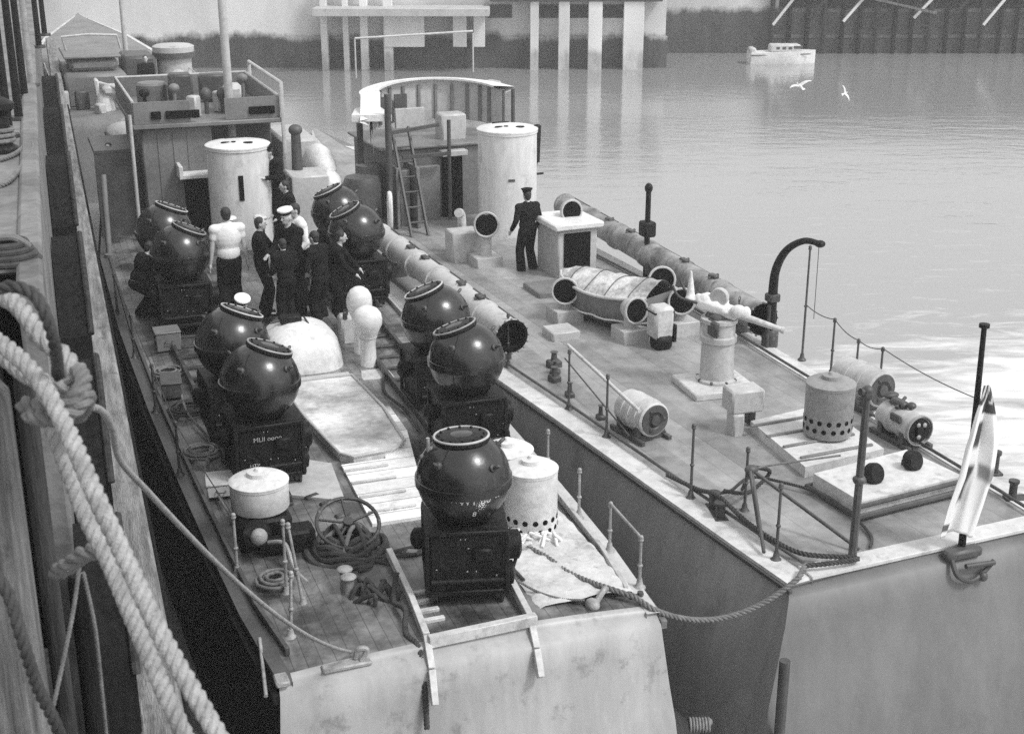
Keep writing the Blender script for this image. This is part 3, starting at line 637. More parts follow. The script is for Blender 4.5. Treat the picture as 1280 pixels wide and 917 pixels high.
# port quarter gear: valve gear under the white tank
b=MB(); b.box((-1.62,3.15,DZ+.2),(.62,.55,.4),bev=.04); b.box((-1.3,2.75,DZ+.16),(.4,.3,.32),bev=.03); b.cyl((-1.7,2.75,DZ+.12),(-1.35,2.65,DZ+.2),.11,n=14); b.lathe([(.16,0),(.16,.03),(.05,.04)],(-1.75,2.78,DZ+.3),(0,-1,.3),16); b.build('valve_chest',blackm,bA)
b=MB(); b.ell((-1.75,2.62,DZ+.33),(.1,.1,.1),12); b.tube(smooth_path([(-1.65,2.6,DZ+.25),(-1.5,2.4,DZ+.3),(-1.45,2.15,DZ+.1),(-1.35,1.9,DZ+.03)]),.025); b.build('valve_pipe',ironlit,bA)
for (x,y) in ((-.72,3.75),(-.62,3.35),(-.85,4.0)):
    b=MB(); b.box((x,y,DZ+.06),(.2,.1,.1),rz=.4,bev=.02); b.build('deck_cleat',iron,bA)
# fairleads on the transom edge
b=MB(); b.box((-1.35,.12,DZ+.03),(.5,.12,.05),bev=.015); b.tube(smooth_path([(-1.2,.12,DZ+.05),(-1.14,.12,DZ+.16),(-1.22,.14,DZ+.17),(-1.25,.16,DZ+.07)]),.03); b.build('fairlead',ironlit,bA)
b=MB(); b.ell((1.38,.32,DZ+.07),(.08,.1,.07),10); b.tube(smooth_path([(1.42,.34,DZ+.06),(1.55,.4,DZ+.18),(1.62,.5,DZ+.1)]),.035); b.build('fairlead',ironlit,bA)
b=MB(); b.lathe([(.035,0),(.035,.05),(0,.055)],(1.98,.4,DZ+.02),n=8); b.cyl((1.85,.38,DZ+.03),(2.02,.42,DZ+.03),.02); b.build('eye_plate',iron,bA)
b=MB(); b.cyl((-2.17,.05,DZ-.1),(-2.07,.9,DZ+.04),.02); b.box((-2.0,.12,DZ+.0),(.14,.2,.06),bev=.015); b.build('corner_rail',ironlit,bA)

# ---------------------------------------------------------------- BOAT B: the torpedo boat
bB=thing('torpedo_boat','grey motor torpedo boat lying outboard with long torpedo tubes, stern toward the viewer','boat'); bB.location=B.o; bB.rotation_euler=(0,0,B.h)
CX=2.02
stB=[(0,2.0,1.6),(1,2.06,1.6),(3,2.17,1.6),(5.6,2.3,1.6),(7.5,2.42,1.6),(11,2.58,1.62),(15,2.55,1.64),(19,2.0,1.75),(22,1.3,1.9),(25,.6,2.1),(27,.05,2.3)]
hull(B,bB,CX,stB,deckB,sideB,transB,rake=.7,camber=.05,lip=.1,flare=.5,mw=.30,tf=1.34)
b=MB(); b.box2((.3,.05,DZ+.005),(3.75,.34,DZ+.058),bev=.01); b.build('stern_margin',marg,bB)
for s in (-1,1):
    b=MB()
    for (y0,w0,_),(y1,w1,_) in zip(stB[:6],stB[1:7]): b.cyl((CX+s*(w0-.33),max(y0,.3),DZ+.10),(CX+s*(w1-.33),y1,DZ+.10),.022)
    b.build('jackstay',dgrey,bB)
    b=MB()
    for (y0,w0,z0),(y1,w1,z1) in zip(stB[:9],stB[1:10]): b.beam((CX+s*(w0+.03),y0,z0-.05),(CX+s*(w1+.03),y1,z1-.05),.05,.05)
    b.build('rubbing_strake',dgrey,bB)
# stanchions
for (x,y,h) in ((.20,.62,.95),(.14,2.45,1.0),(.07,4.66,.93),(.05,5.85,.92),(.56,1.86,.85),(-.05,7.9,.9)): stanchion(bB,x,y,h,m=dgrey)
st_=[(4.2,2.0,.9),(4.35,4.2,.9),(4.45,5.52,.95),(4.5,6.37,1.9),(4.45,4.9,.8)]
tp=[stanchion(bB,x,y,h,m=dgrey) for x,y,h in st_]
b=MB()
for a,c in ((tp[0],tp[1]),(tp[1],tp[4]),(tp[4],tp[2]),(tp[2],tp[3]-Vector((0,0,.95)))): b.tube(sag(a,c,.05,8),.008)
b.build('guard_wire',dgrey,bB)
stanchion(bB,1.02,.30,2.06,m=dgrey,r=.04,name='derrick_post')
b=MB(); b.cyl((1.0,.3,DZ+2.05),(.92,.3,DZ+2.07),.04); b.build('derrick_head',iron,bB)
# tripod of spars with rope over the port quarter
apx=(.55,1.75,DZ+.62)
b=MB()
for q_ in ((.12,.75,DZ+.06),(1.15,.35,DZ+.08),(.8,2.3,DZ+.08)): b.cyl(q_,apx,.022)
b.ell(apx,(.09,.07,.06)); b.cyl((.5,1.7,DZ+.62),(.26,1.05,DZ+.1),.022); b.build('sheer_legs',dgrey,bB)
b=MB(); b.cyl((.22,4.0,DZ+.62),(.62,7.1,DZ+.55),.028,.028,8); b.build('boat_boom',offwhite,bB)
b=MB(); b.cyl((.18,4.2,DZ+.2),(.62,7.2,DZ+.3),.012); b.build('lower_boom_wire',dgrey,bB)
bollard_pair(bB,.22,1.95,1.3,iron,.2)
bollard_pair(bB,4.05,1.6,-.3,iron,.3,.055); bollard_pair(bB,4.0,.8,-.3,iron,.24,.05)
# torpedo tubes
grimy=mat('grimy_tube_paint',.34,.12,.5,2.2,bump=.4,spots=.8,spot_col=.05,spot_scale=3,contrast=2)
def tube_tt(x0,y0,x1,y1,z,r,tm=None):
    p0=Vector((x0,y0,z));p1=Vector((x1,y1,z+.05));L=(p1-p0).length
    pr=[(r*1.12,0),(r*1.12,.08),(r,.1)]
    n=6
    for k in range(1,n):
        d=L*k/n; pr+=[(r*(1-.01*k),d-.07),(r*1.1,d-.06),(r*1.1,d+.06),(r*(1-.01*k),d+.07)]
    pr+=[(r*.95,L-.1),(r*1.08,L-.08),(r*1.08,L)]
    b=MB(); b.lathe(pr,p0,p1-p0,28,False,True); o=b.build('torpedo_tube',tm or lgrey,bB)
    b=MB(); b.lathe([(r*1.12,0),(r*.93,-.01),(r*.9,.02),(r*.8,.5),(0,.5)],p0,p1-p0,28,False,False); b.build('tube_mouth',voidm,o)
    b=MB()
    for k in range(16):
        a=2*PI*k/16; b.ell(p0+Vector((math.cos(a)*r*1.16,0,math.sin(a)*r*1.16)),(.02,.03,.02),6)
    b.build('ring_bolt',ironlit,o)
    d=(p1-p0).normalized()
    for f in (.08,.45,.85):
        b=MB(); c=p0+(p1-p0)*f; b.box((c.x,c.y,DZ+(z-r-DZ)/2),(r*1.6,.18,z-r-DZ+.1),bev=.02); b.box((c.x,c.y,z-r*.5),(r*2.3,.1,r*.9),bev=.02); b.build('tube_cradle',dgrey,o)
    b=MB()
    for f in (.2,.33,.6,.72): 
        c=p0+(p1-p0)*f; b.box((c.x,c.y,z+r+.03),(.12,.22,.07),bev=.02); b.cyl((c.x-.1,c.y,z+r),(c.x+.1,c.y,z+r+.05),.025)
    b.cyl(p0+Vector((r*.9,.3,r*.6)),p1+Vector((r*.9,0,r*.6)),.018); b.build('tube_fitting',iron,o)
    return o
tube_tt(-.05,7.75,-.02,14.6,2.18,.245)
tube_tt(4.32,7.3,4.85,16.2,2.05,.25,grimy)
b=MB(); b.cyl((4.5,11.7,DZ),(4.5,11.7,DZ+1.75),.06,.05); b.box((4.5,11.7,DZ+1.0),(.25,.3,.3),bev=.03); b.ell((4.5,11.7,DZ+1.8),(.08,.08,.1)); b.build('searchlight_post',blackm,bB)
# davit
b=MB(); dp=smooth_path([(4.42,7.2,DZ),(4.42,7.2,DZ+.9),(4.42,7.15,DZ+1.35),(4.5,7.0,DZ+1.7),(4.68,6.8,DZ+1.88),(4.85,6.6,DZ+1.86)],6)
b.tube(dp,[.09-.045*i/(len(dp)-1) for i in range(len(dp))],12); b.ell(dp[-1],(.09,.09,.06),10); o=b.build('davit',blackm,bB)
b=MB(); b.lathe([(.14,0),(.14,.25),(.1,.3)],(4.42,7.2,DZ),n=14); b.box((4.42,7.2,DZ+.85),(.2,.2,.14),bev=.02); b.cyl((4.3,7.1,DZ),(4.3,7.1,DZ+.75),.03); b.build('davit_socket',iron,o)
b=MB(); b.tube([(4.84,6.61,DZ+1.85),(4.84,6.6,DZ+.6)],.006); b.build('davit_fall',iron,o)
# gun on its pedestal
gx,gy=2.5,5.75
b=MB(); b.box((gx-.05,gy-.05,DZ+.10),(1.05,.95,.12),rz=-.12,bev=.02); b.build('gun_platform',offwhite,bB)
b=MB(); b.lathe([(.31,0),(.31,.04),(.26,.06),(.25,.62),(.28,.64),(.28,.72),(.25,.74),(.25,.92),(.28,.94),(.28,1.0),(0,1.01)],(gx,gy,DZ+.16),n=28); g=b.build('gun_pedestal',lgrey,bB)
b=MB()
for k in range(8): b.ell((gx+.29*math.cos(k*PI/4),gy+.29*math.sin(k*PI/4),DZ+.19),(.03,.03,.03),8)
b.build('pedestal_bolt',iron,g)
b=MB(); zt=DZ+1.3; d=Vector((.62,-.72,-.20)).normalized(); c=Vector((gx,gy,zt))
rng=random.Random(3)
sdv=Vector((-d.y,d.x,0)).normalized()
for k in range(16):
    f_=-.42+.055*k
    b.ell(c+d*f_+Vector((rng.uniform(-.09,.09),rng.uniform(-.09,.09),rng.uniform(-.03,.10))),(rng.uniform(.05,.12),rng.uniform(.06,.13),rng.uniform(.05,.11)),12,rz=rng.uniform(0,3))
b.beam(c-d*.35,c+d*.3,.26,.16,bev=.03); b.caps(c-d*.48+Vector((0,0,.02)),c-d*.42+Vector((-.04,.06,.42)),.07,.022)
cv=b.build('gun_cover',cloth,g)
mo=cv.modifiers.new('r','REMESH'); mo.mode='VOXEL'; mo.voxel_size=.016; mo.use_smooth_shade=True
b=MB(); b.cyl(c+d*.25,c+d*.6,.062,.05,14); b.cyl(c+d*.6,c+d*.98,.05,.042,14); b.cyl(c+d*.98,c+d*1.03,.052,.052,14); b.build('gun_barrel',offwhite,g)
b=MB(); b.lathe([(.13,-.05),(.14,-.04),(.14,.05),(.1,.06),(0,.06)],c+d*-.02+Vector((0,0,.17)),sdv,20); b.build('magazine',lgrey,g)
b=MB(); b.tube(smooth_path([c-d*.3+sdv*.1,c-d*.6+sdv*.16+Vector((0,0,.02)),c-d*.72+sdv*.17+Vector((0,0,.16))]),.02); b.tube(smooth_path([c-d*.3-sdv*.1,c-d*.6-sdv*.16+Vector((0,0,.02)),c-d*.72-sdv*.17+Vector((0,0,.16))]),.02); b.build('shoulder_rest',iron,g)
b=MB(); b.tube([c+d*.3+Vector((0,0,.1+.0)),c+d*.3+Vector((0,0,.24))],.01); b.tube([c+d*.3+Vector((0,0,.24))+sdv*.05*math.cos(k*PI/6)+Vector((0,0,.05*math.sin(k*PI/6))) for k in range(12)],.006,closed=True); b.build('ring_sight',iron,g)
b=MB(); b.box((gx,gy,zt-.14),(.34,.34,.16),bev=.04); b.box((gx-.2,gy-.15,zt-.25),(.08,.3,.25),bev=.03); b.build('gun_mount',dgrey,g)
# locker in front of the gun
b=MB(); b.box((1.92,4.1,DZ+.52),(.5,.36,.34),rz=-.1,bev=.03); o=b.build('ammunition_locker',lgrey,bB)
b=MB(); b.box((1.76,4.02,DZ+.18),(.16,.26,.36),rz=-.1,bev=.02); b.build('locker_leg',lgrey,o); b=MB(); b.box((2.12,4.2,DZ+.22),(.12,.14,.3),bev=.02); b.build('locker_bracket',iron,o)
# smoke float platform and hatch with two pads
b=MB(); b.prism([(1.78,2.35),(3.1,2.45),(3.3,4.15),(2.0,4.0)],DZ+.02,DZ+.2); b.build('grating_platform',marg,bB)
b=MB()
for y in (2.6,3.0,3.4,3.8): b.box((2.45,y,DZ+.215),(1.15,.05,.03))
b.build('grating_batten',grey,bB)
b=MB(); b.prism([(1.66,1.02),(3.3,1.15),(3.2,2.12),(1.62,1.95)],DZ+.06,DZ+.30); o=b.build('engine_hatch',marg,bB)
b=MB(); b.tube([(1.6,.98,DZ+.12),(3.36,1.1,DZ+.12),(3.28,2.16,DZ+.12),(1.56,1.98,DZ+.12)],.04,closed=True); b.tube([(1.62,1.0,DZ+.25),(3.34,1.12,DZ+.25)],.03); b.build('hatch_coaming',dgrey,o)
for x,y in ((2.15,1.52),(2.86,1.66)):
    b=MB(); b.lathe([(.13,0),(.14,.02),(.14,.10),(.12,.13),(0,.13)],(x,y,DZ+.38),(.25,-1,.35),16); b.box((x,y+.05,DZ+.33),(.1,.08,.08)); b.build('hatch_scuttle',blackm,o)
# cowls
cowl(bB,1.88,13.64,.92,.24,-PI/2-.25,lgrey); cowl(bB,3.3,12.75,1.25,.21,-PI/2-.05,lgrey,base=False)
cowl(bB,1.82,9.75,.60,.225,-PI/2-.45); cowl(bB,2.36,8.3,.58,.215,-PI/2+.1)
cowl(bB,3.5,9.35,.72,.23,-PI/2-.35,lgrey); cowl(bB,3.35,8.35,.62,.22,-PI/2-.45,lgrey)
b=MB(); p=smooth_path([(1.75,14.6,DZ),(1.75,14.6,DZ+.75),(1.70,14.55,DZ+.95),(1.6,14.4,DZ+1.0)]); b.tube(p,.09,12); b.build('pipe_ventilator',offwhite,bB)
b=MB(); b.box((1.62,14.2,DZ+.35),(.62,.5,.7),bev=.03); b.build('deck_box',lgrey,bB)
# booby hatch with dark doorway
b=MB(); b.box2((2.78,12.1,1.6),(3.62,13.1,2.62),bev=.03); o=b.build('booby_hatch',lgrey,bB)
b=MB(); b.box2((2.68,12.0,2.63),(3.72,13.2,2.76),bev=.03); b.build('hatch_roof',white,o)
b=MB(); b.box2((2.9,12.07,1.68),(3.46,12.12,2.56),bev=.005); b.build('hatch_doorway',voidm,o)
# small lamp locker right of the dinghy
b=MB(); b.box((2.62,7.75,DZ+.5),(.36,.34,.55),bev=.05); o=b.build('smoke_generator',offwhite,bB)
b=MB(); b.lathe([(.15,-.13),(.17,-.1),(.17,.1),(.15,.13)],(2.62,7.7,DZ+.17),(1,0,0),16); b.box((2.62,7.78,DZ+.68),(.38,.36,.03)); b.box((2.83,7.7,DZ+.3),(.06,.2,.3)); b.build('generator_base',blackm,o)
# funnel, bridge
f=fitted_funnel(bB,3.36,16.0,.64,3.93)
b=MB(); a=-PI/2-.25; b.box((3.36+.642*math.cos(a),16.0+.642*math.sin(a),2.95),(.14,.02,.05),rz=a+PI/2); b.build('funnel_mark',dgrey,f)
b=MB(); b.cyl((3.99,15.9,3.2),(4.02,15.9,3.95),.09,n=14); b.ell((4.02,15.9,3.97),(.09,.09,.05)); b.cyl((3.9,15.8,2.9),(4.02,15.9,3.25),.03); b.cyl((3.8,15.8,2.95),(4.15,15.85,2.95),.025); b.build('horn',blackm,f)
b=MB(); b.box2((1.25,17.6,1.6),(3.85,20.5,3.35),bev=.03); br=b.build('wheelhouse',grey,bB)
b=MB(); b.box2((2.42,17.52,1.68),(2.9,17.6,3.2),bev=.005); b.build('doorway',voidm,br)
for x0,y0 in ((1.12,16.9),(1.55,16.8)):
    b=MB(); b.box2((x0,y0,1.6),(x0+.07,17.6,3.1),bev=.01); b.build('bulkhead_wing',grey,br)
b=MB(); b.box2((1.62,17.35,1.6),(2.3,17.5,3.0),bev=.02); b.box2((1.25,17.1,1.6),(1.5,17.3,3.0),bev=.02); b.build('flag_locker',grey,br)
b=MB(); b.box2((.95,17.5,3.36),(3.95,20,3.43),bev=.02); b.build('bridge_deck',grey,br)
b=MB(); b.box2((2.35,17.6,3.18),(2.95,17.3,3.3),bev=.01); b.box2((1.7,18.6,3.65),(2.4,18.7,4.1),bev=.01); b.box2((2.6,18.0,3.3),(3.2,18.5,4.0),bev=.04); b.build('bridge_cabinet',lgrey,br)
n=22; b=MB(); ri=MB(); pts=[]
for k in range(n+1):
    a=PI*(1.0-1.0*k/n); pts.append((2.42+1.5*math.cos(a),18.0+1.1*math.sin(a)))
pts=[(.62,17.1)]+pts+[(3.98,17.6)]
def ztop(x): return 4.62-.10*((x-2.6)/1.5)**2-(.35 if x<.7 else 0)
b.grid([[(x,y,ztop(x)-.85) for x,y in pts],[(x,y,ztop(x)) for x,y in pts],[(2.42+(x-2.42)*.96,18+(y-18)*.96,ztop(x)) for x,y in pts],[(2.42+(x-2.42)*.96,18+(y-18)*.96,ztop(x)-.85) for x,y in pts]]); b.build('bridge_screen',lgrey,br)
ri.grid([[(2.42+(x-2.42)*s_,18+(y-18)*s_,ztop(x)+zz) for x,y in pts] for s_,zz in ((1.02,-.06),(1.14,.03),(1.14,.07),(.84,.10),(.84,.06),(.96,-.01))]); ri.build('screen_rim',white,br)
for k in range(1,n,2):
    x,y=pts[k+1]; bo=MB(); bo.box((2.42+(x-2.42)*.93,18+(y-18)*.93,4.15),(.06,.05,.8),bev=0); bo.build('screen_frame',grey,br)
for x0,x1,y0 in ((1.25,1.55,18.5),(1.75,2.05,18.8)):
    b=MB(); b.box2((x0,y0,3.9),(x1,y0+.04,4.4),bev=0); b.build('screen_window',dgrey,br)
b=MB(); b.prism([(.25,17.2),(1.05,16.9),(1.2,18.3),(.6,18.1)],4.12,4.26); b.build('screen_wing',white,br)
for x,y,z1 in ((.98,16.95,4.7),(.75,18.3,3.9),(2.5,17.3,4.0),(4.05,17.3,4.6)):
    b=MB(); b.cyl((x,y,1.6),(x,y,z1),.075 if x<1 else .045,n=10); b.build('bridge_post',dgrey,br)
b=MB()
for dx in (0,.38): b.beam((1.2+dx,16.2,1.7),(1.2+dx,17.4,3.9),.05,.1)
for k in range(7): b.cyl((1.2,16.35+.17*k,2.0+.3*k),(1.58,16.35+.17*k,2.0+.3*k),.02)
b.build('bridge_ladder',dgrey,br)
b=MB(); b.beam((1.3,17.0,3.3),(2.4,17.1,3.3),.05,.08); b.beam((1.0,17.0,3.85),(2.2,17.1,3.95),.05,.08); b.build('bridge_beam',dgrey,br)
b=MB(); b.lathe([(.12,0),(.12,.7),(.26,.8),(.30,1.05),(.22,1.2),(0,1.25)],(4.05,18.6,3.4),n=20); b.build('covered_lamp',raftm,br)
b=MB(); b.tube([(.85+.03*math.cos(t*PI/10),16.6+.14*math.cos(t*PI/10),2.25+.38*math.sin(t*PI/10)) for t in range(20)],.055,closed=True); tag(b.build('lifebuoy',white),'white ring lifebuoy hung upright by the dark post of the bridge','lifebuoy')
bpy.data.objects['lifebuoy'].location=B.o; bpy.data.objects['lifebuoy'].rotation_euler=(0,0,B.h)
b=MB(); b.lathe([(.4,0),(.42,.1),(.42,1.15),(.36,1.3),(0,1.34)],(.42,17.2,1.62),n=22); b.build('depth_charge_tank',dgrey,bB)
b=MB(); b.lathe([(.3,0),(.32,.1),(.30,1.35),(0,1.4)],(.9,18.2,1.62),n=22); b.build('paravane_bin',grey,bB)
b=MB(); b.cyl((1.1,19.6,4.7),(1.1,19.6,5.6),.02); b.cyl((4.0,19.6,4.7),(4.0,19.6,5.6),.02); b.cyl((1.1,19.6,5.6),(4.0,19.6,5.65),.025); b.build('aerial_spreader',lgrey,br)
b=MB(); b.box((2.3,11.4,DZ+.1),(.8,.8,.16),bev=.02); b.build('deck_hatch',grey,bB)
b=MB(); b.box((1.35,8.9,DZ+.1),(.5,.5,.2),bev=.02); b.build('deck_fitting',lgrey,bB)
for (x,y,s_) in ((.35,7.0,.12),(.28,6.3,.1),(.3,5.3,.09),(.62,7.6,.14),(.5,7.3,.1)):
    b=MB(); b.box((x,y,DZ+s_*.5),(s_*1.6,s_*1.3,s_),rz=x*5,bev=.02); b.lathe([(s_*.4,0),(s_*.3,.12),(s_*.5,.14),(0,.15)],(x,y,DZ+s_),n=10); b.build('deck_cleat',dgrey,bB)
# stern bracket below the ensign
b=MB(); b.box((2.3,-.06,DZ+.0),(.5,.16,.12),bev=.03); b.tube(smooth_path([(2.1,-.12,DZ-.02),(2.12,-.22,DZ-.18),(2.3,-.24,DZ-.28),(2.5,-.2,DZ-.25),(2.68,-.18,DZ-.12)]),.03); b.cyl((2.25,-.2,DZ-.1),(2.65,-.22,DZ-.12),.03); b.ell((2.5,-.22,DZ-.27),(.06,.06,.06)); b.build('stern_bracket',dgrey,bB)

# ---------------------------------------------------------------- BOAT C, moored ahead
C_=Frame(*A.w(-.15,33.8).xy,R(20.5))
bC=thing('patrol_boat','hazy grey patrol boat moored ahead of the launch with cluttered bridge','boat'); bC.location=C_.o; bC.rotation_euler=(0,0,C_.h)
stC=[(0,2.2,1.9),(3,2.5,1.9),(9,2.8,1.95),(15,2.7,2.1),(20,1.8,2.5),(25,.1,3)]
hull(C_,bC,0,stC,grey,grey,grey,rake=.4,mw=.15)
b=MB(); b.box2((-1.9,2.4,1.9),(.1,6.5,3.0),bev=.1); b.box2((-1.7,3,3.0),(-.1,6.0,3.45),bev=.15); b.build('deckhouse',grey,bC)
b=MB(); b.box2((-1.85,2.9,3.45),(.0,6.1,3.53),bev=.03); b.build('deckhouse_roof',grey,bC)
b=MB(); b.lathe([(.6,0),(.6,1.2),(.72,1.22),(.72,1.6),(.6,1.66),(0,1.68)],(1.9,4.4,2.0),n=24); o=b.build('gun_tub',lgrey,bC)
b=MB(); b.lathe([(.735,0),(.735,.2)],(1.9,4.4,3.22),n=24); b.build('tub_band',dgrey,o)
b=MB(); b.box2((.1,3.5,1.9),(1.2,5.5,3.4),bev=.1); b.build('engine_casing',dgrey,bC)
b=MB(); b.box((-.6,1.2,2.65),(.5,.7,.3),bev=.08); b.cyl((-.9,1.3,2.85),(.3,.0,2.55),.06,.04); b.box((-1.0,1.4,2.7),(.14,.6,.55),bev=.04); b.lathe([(.35,0),(.25,.5),(.22,.6)],(-.8,1.2,1.95),n=16); b.build('after_gun',offwhite,bC)
b=MB(); b.box((1.5,1.2,2.3),(1.0,.6,.8),bev=.1); b.ell((1.6,1.1,2.9),(.3,.25,.3)); b.build('depth_charge_rack',lgrey,bC)
b=MB(); b.tube([(-1.75,3.0,3.75),(-1.85,2.8,4.2),(-1.0,2.8,4.25),(-.1,2.8,4.2),(.0,3.0,3.75)],.04); b.build('roof_post',offwhite,bC)
for s in (-1,1):
    for y in (.4,2.2,4.5,7): 
        b=MB(); b.cyl((s*2.35,y,1.9),(s*2.35,y,2.9),.035); b.build('stanchion',offwhite,bC)
    b=MB(); b.cyl((s*2.35,.4,2.88),(s*2.35,7,2.88),.02); b.build('guard_rail',offwhite,bC)
b=MB(); b.lathe([(.28,0),(.28,1.3)],(2.6,1.8,2.6),(1,-.2,0),16); b.build('smoke_canister',offwhite,bC)
b=MB(); b.cyl((.5,6.8,3),(.5,6.8,10.5),.09,.06); b.build('mast',lgrey,bC)
rc=random.Random(9)
for k in range(26):
    x=rc.uniform(-2.2,2.4); y=rc.choice((rc.uniform(.3,2.2),rc.uniform(2.4,6.4))); z0=1.95 if y<2.3 or x>.1 or x<-1.7 else rc.choice((1.95,3.75))
    b=MB(); q_=rc.random(); h_=rc.uniform(.3,1.0)
    if q_<.4: b.box((x,y,z0+h_*.5),(rc.uniform(.2,.6),rc.uniform(.2,.5),h_),rz=rc.uniform(0,1),bev=.05)
    elif q_<.75: b.lathe([(.16,0),(.2,h_*.4),(.14,h_*.8),(0,h_)],(x,y,z0),n=12)
    else: b.cyl((x,y,z0),(x+rc.uniform(-.5,.5),y-.3,z0+h_*1.5),.05)
    b.build('deck_gear',rc.choice((grey,dgrey,lgrey,dgrey,offwhite)),bC)
# canvas awning lump on launch foredeck
rc=random.Random(19)
for k in range(20):
    y=rc.uniform(23,29.5); x=rc.uniform(-.9,.9)*(1.6-(y-23)*.18); h_=rc.uniform(.25,.8); b=MB(); q_=rc.random(); z0=1.9+(y-22)*.05
    if q_<.5: b.box((x,y,z0+h_*.5),(rc.uniform(.2,.6),rc.uniform(.2,.6),h_),rz=rc.uniform(0,1),bev=.04)
    elif q_<.8: b.lathe([(.12,0),(.16,h_*.4),(.12,h_*.8),(0,h_)],(x,y,z0),n=12)
    else: b.cyl((x,y,z0),(x+rc.uniform(-.5,.5),y-.3,z0+h_*1.6),.04)
    b.build('foredeck_gear',rc.choice((grey,dgrey,blackm,dgrey,lgrey)),bA)
for k in range(9):
    x=rc.uniform(-1.2,1.4); y=rc.uniform(18.6,21.5); h_=rc.uniform(.3,.75); b=MB()
    if k%3: b.box((x,y,4.16+h_/2),(rc.uniform(.15,.4),rc.uniform(.15,.4),h_),rz=rc.uniform(0,1.5),bev=.03)
    else: b.cyl((x,y,4.16),(x,y,4.16+h_*1.3),.04); b.ell((x,y,4.2+h_*1.3),(.12,.1,.1))
    b.build('bridge_fitting',rc.choice((dgrey,blackm,lgrey,grey)),wh)
b=MB(); rg=random.Random(5)
for k in range(10): b.ell((rg.uniform(-1.3,1.6),24+rg.uniform(-1.2,2.4),2.5+rg.uniform(-.1,.5)),(rg.uniform(.3,.6),rg.uniform(.3,.5),rg.uniform(.25,.45)),12,rz=k)
b.build('stowed_canvas',raftm,bA)

# ---------------------------------------------------------------- mines
MS={}
def make_mine(lab):
    t=thing('naval_mine',lab,'mine','naval mines on the launch deck')
    # sinker trolley
    b=MB(); b.box((0,0,.50),(.80,.74,.70),bev=.03); b.box((0,0,.87),(.88,.82,.05),bev=.012); b.box((0,0,.18),(.88,.82,.06),bev=.012); s=b.build('sinker',blackm,t)
    for x in (-.42,.42):
        for y in (-.39,.39): b=MB(); b.box((x,y,.52),(.05,.05,.68),bev=.008); b.build('corner_post',blackm,s)
    for x in (-.36,.36):
        for y in (-.26,.26):
            b=MB(); b.lathe([(.09,-.05),(.09,0),(.12,.005),(.12,.03),(.04,.05)],(x,y,.12),(1 if x>0 else -1,0,0),16); b.build('wheel',iron,s)
    b=MB(); b.lathe([(.10,0),(.16,.03),(.16,.17),(.10,.2),(0,.21)],(.40,-.1,.58),(1,0,0),16); b.build('mooring_drum',blackm,s)
    b=MB(); b.lathe([(.08,0),(.12,.03),(.12,.13),(.06,.17),(0,.18)],(-.40,.1,.6),(-1,0,0),14); b.build('plummet_drum',blackm,s)
    b=MB(); b.lathe([(.1,0),(.13,.04),(.13,.1),(0,.14)],(.40,-.2,.30),(1,0,0),14); b.ell((.46,.16,.40),(.09,.13,.10),12); b.tube(smooth_path([(.44,-.3,.25),(.56,-.1,.5),(.5,.15,.62),(.44,.3,.4)]),.02); b.build('hydrostat_gear',blackm,s)
    b=MB(); b.cyl((-.38,-.42,.33),(.38,-.42,.33),.03); b.build('tie_bar',blackm,s)
    b=MB(); b.box((.17,-.40,.62),(.20,.07,.15),bev=.02); b.build('trip_box',blackm,s)
    rq=random.Random(17); b=MB()
    for k in range(9): b.ell((rq.uniform(-.34,.34),-.386,rq.uniform(.25,.8)),(rq.uniform(.006,.012),.006,rq.uniform(.006,.012)),6)
    b.build('rivet_head',ironlit,s)
    # shell
    cz=1.34; r=.50
    pr=[(0,-r)]+[(r*math.cos(a),r*math.sin(a)) for a in [R(x) for x in range(-80,-9,10)]]+[(r*.995,-.06),(r*1.03,-.055),(r*1.035,0),(r*1.03,.03),(r*.998,.035)]+[(r*math.cos(a),r*math.sin(a)) for a in [R(x) for x in range(10,81,10)]]+[(0,r)]
    b=MB(); b.lathe(pr,(0,0,cz),n=48); sh=b.build('shell',minem,t,sharp=30)
    for az_ in (.9,-2.2): b=MB(); b.tube([(r*1.003*math.cos(R(e_))*math.cos(az_),r*1.003*math.cos(R(e_))*math.sin(az_),cz+r*1.003*math.sin(R(e_))) for e_ in range(-60,61,6)],.006,6); b.build('weld_seam',blackm,sh)
    for k in range(4): b=MB(); a=k*PI/2+.6; b.caps((.25*math.cos(a),.25*math.sin(a),.88),(.40*math.cos(a),.40*math.sin(a),1.06),.035,.03,8); b.build('cradle_arm',blackm,s)
    return t,sh,cz,r
def mine_top(sh,cz,r,tilt,az,i_=0):
    """collar plate and fittings on the shell; tilted towards az"""
    ax=Vector((math.sin(tilt)*math.cos(az),math.sin(tilt)*math.sin(az),math.cos(tilt)))
    c=Vector((0,0,cz))
    b=MB(); b.lathe([(.27,r*.80),(.30,r*.83),(.30,r*.90),(.275,r*.93),(.12,r*.97),(0,r*.975)],c,ax,32,False); q=ax.to_track_quat('Z','Y')
    for k in range(12): b.ell(c+q@Vector((.24*math.cos(k*PI/6),.24*math.sin(k*PI/6),r*.95)),(.018,.018,.015),6)
    b.build('collar',blackm,sh); b=MB()
    b.tube([c+q@Vector((.288*math.cos(k*PI/16),.288*math.sin(k*PI/16),r*.925)) for k in range(32)],.013,closed=True)
    b.build('collar_ring',ironlit if i_%2 else lgrey,sh)
    for k,(el,aa) in enumerate(((35,.4),(30,2.2),(33,4.0),(28,5.4))):
        dd=Vector((math.cos(R(el))*math.cos(aa),math.cos(R(el))*math.sin(aa),math.sin(R(el))))
        b=MB(); b.lathe([(.045,0),(.045,.02),(.022,.03),(.022,.09),(.012,.11),(0,.115)],c+dd*r*.99,dd,10); b.build('horn',iron,sh)
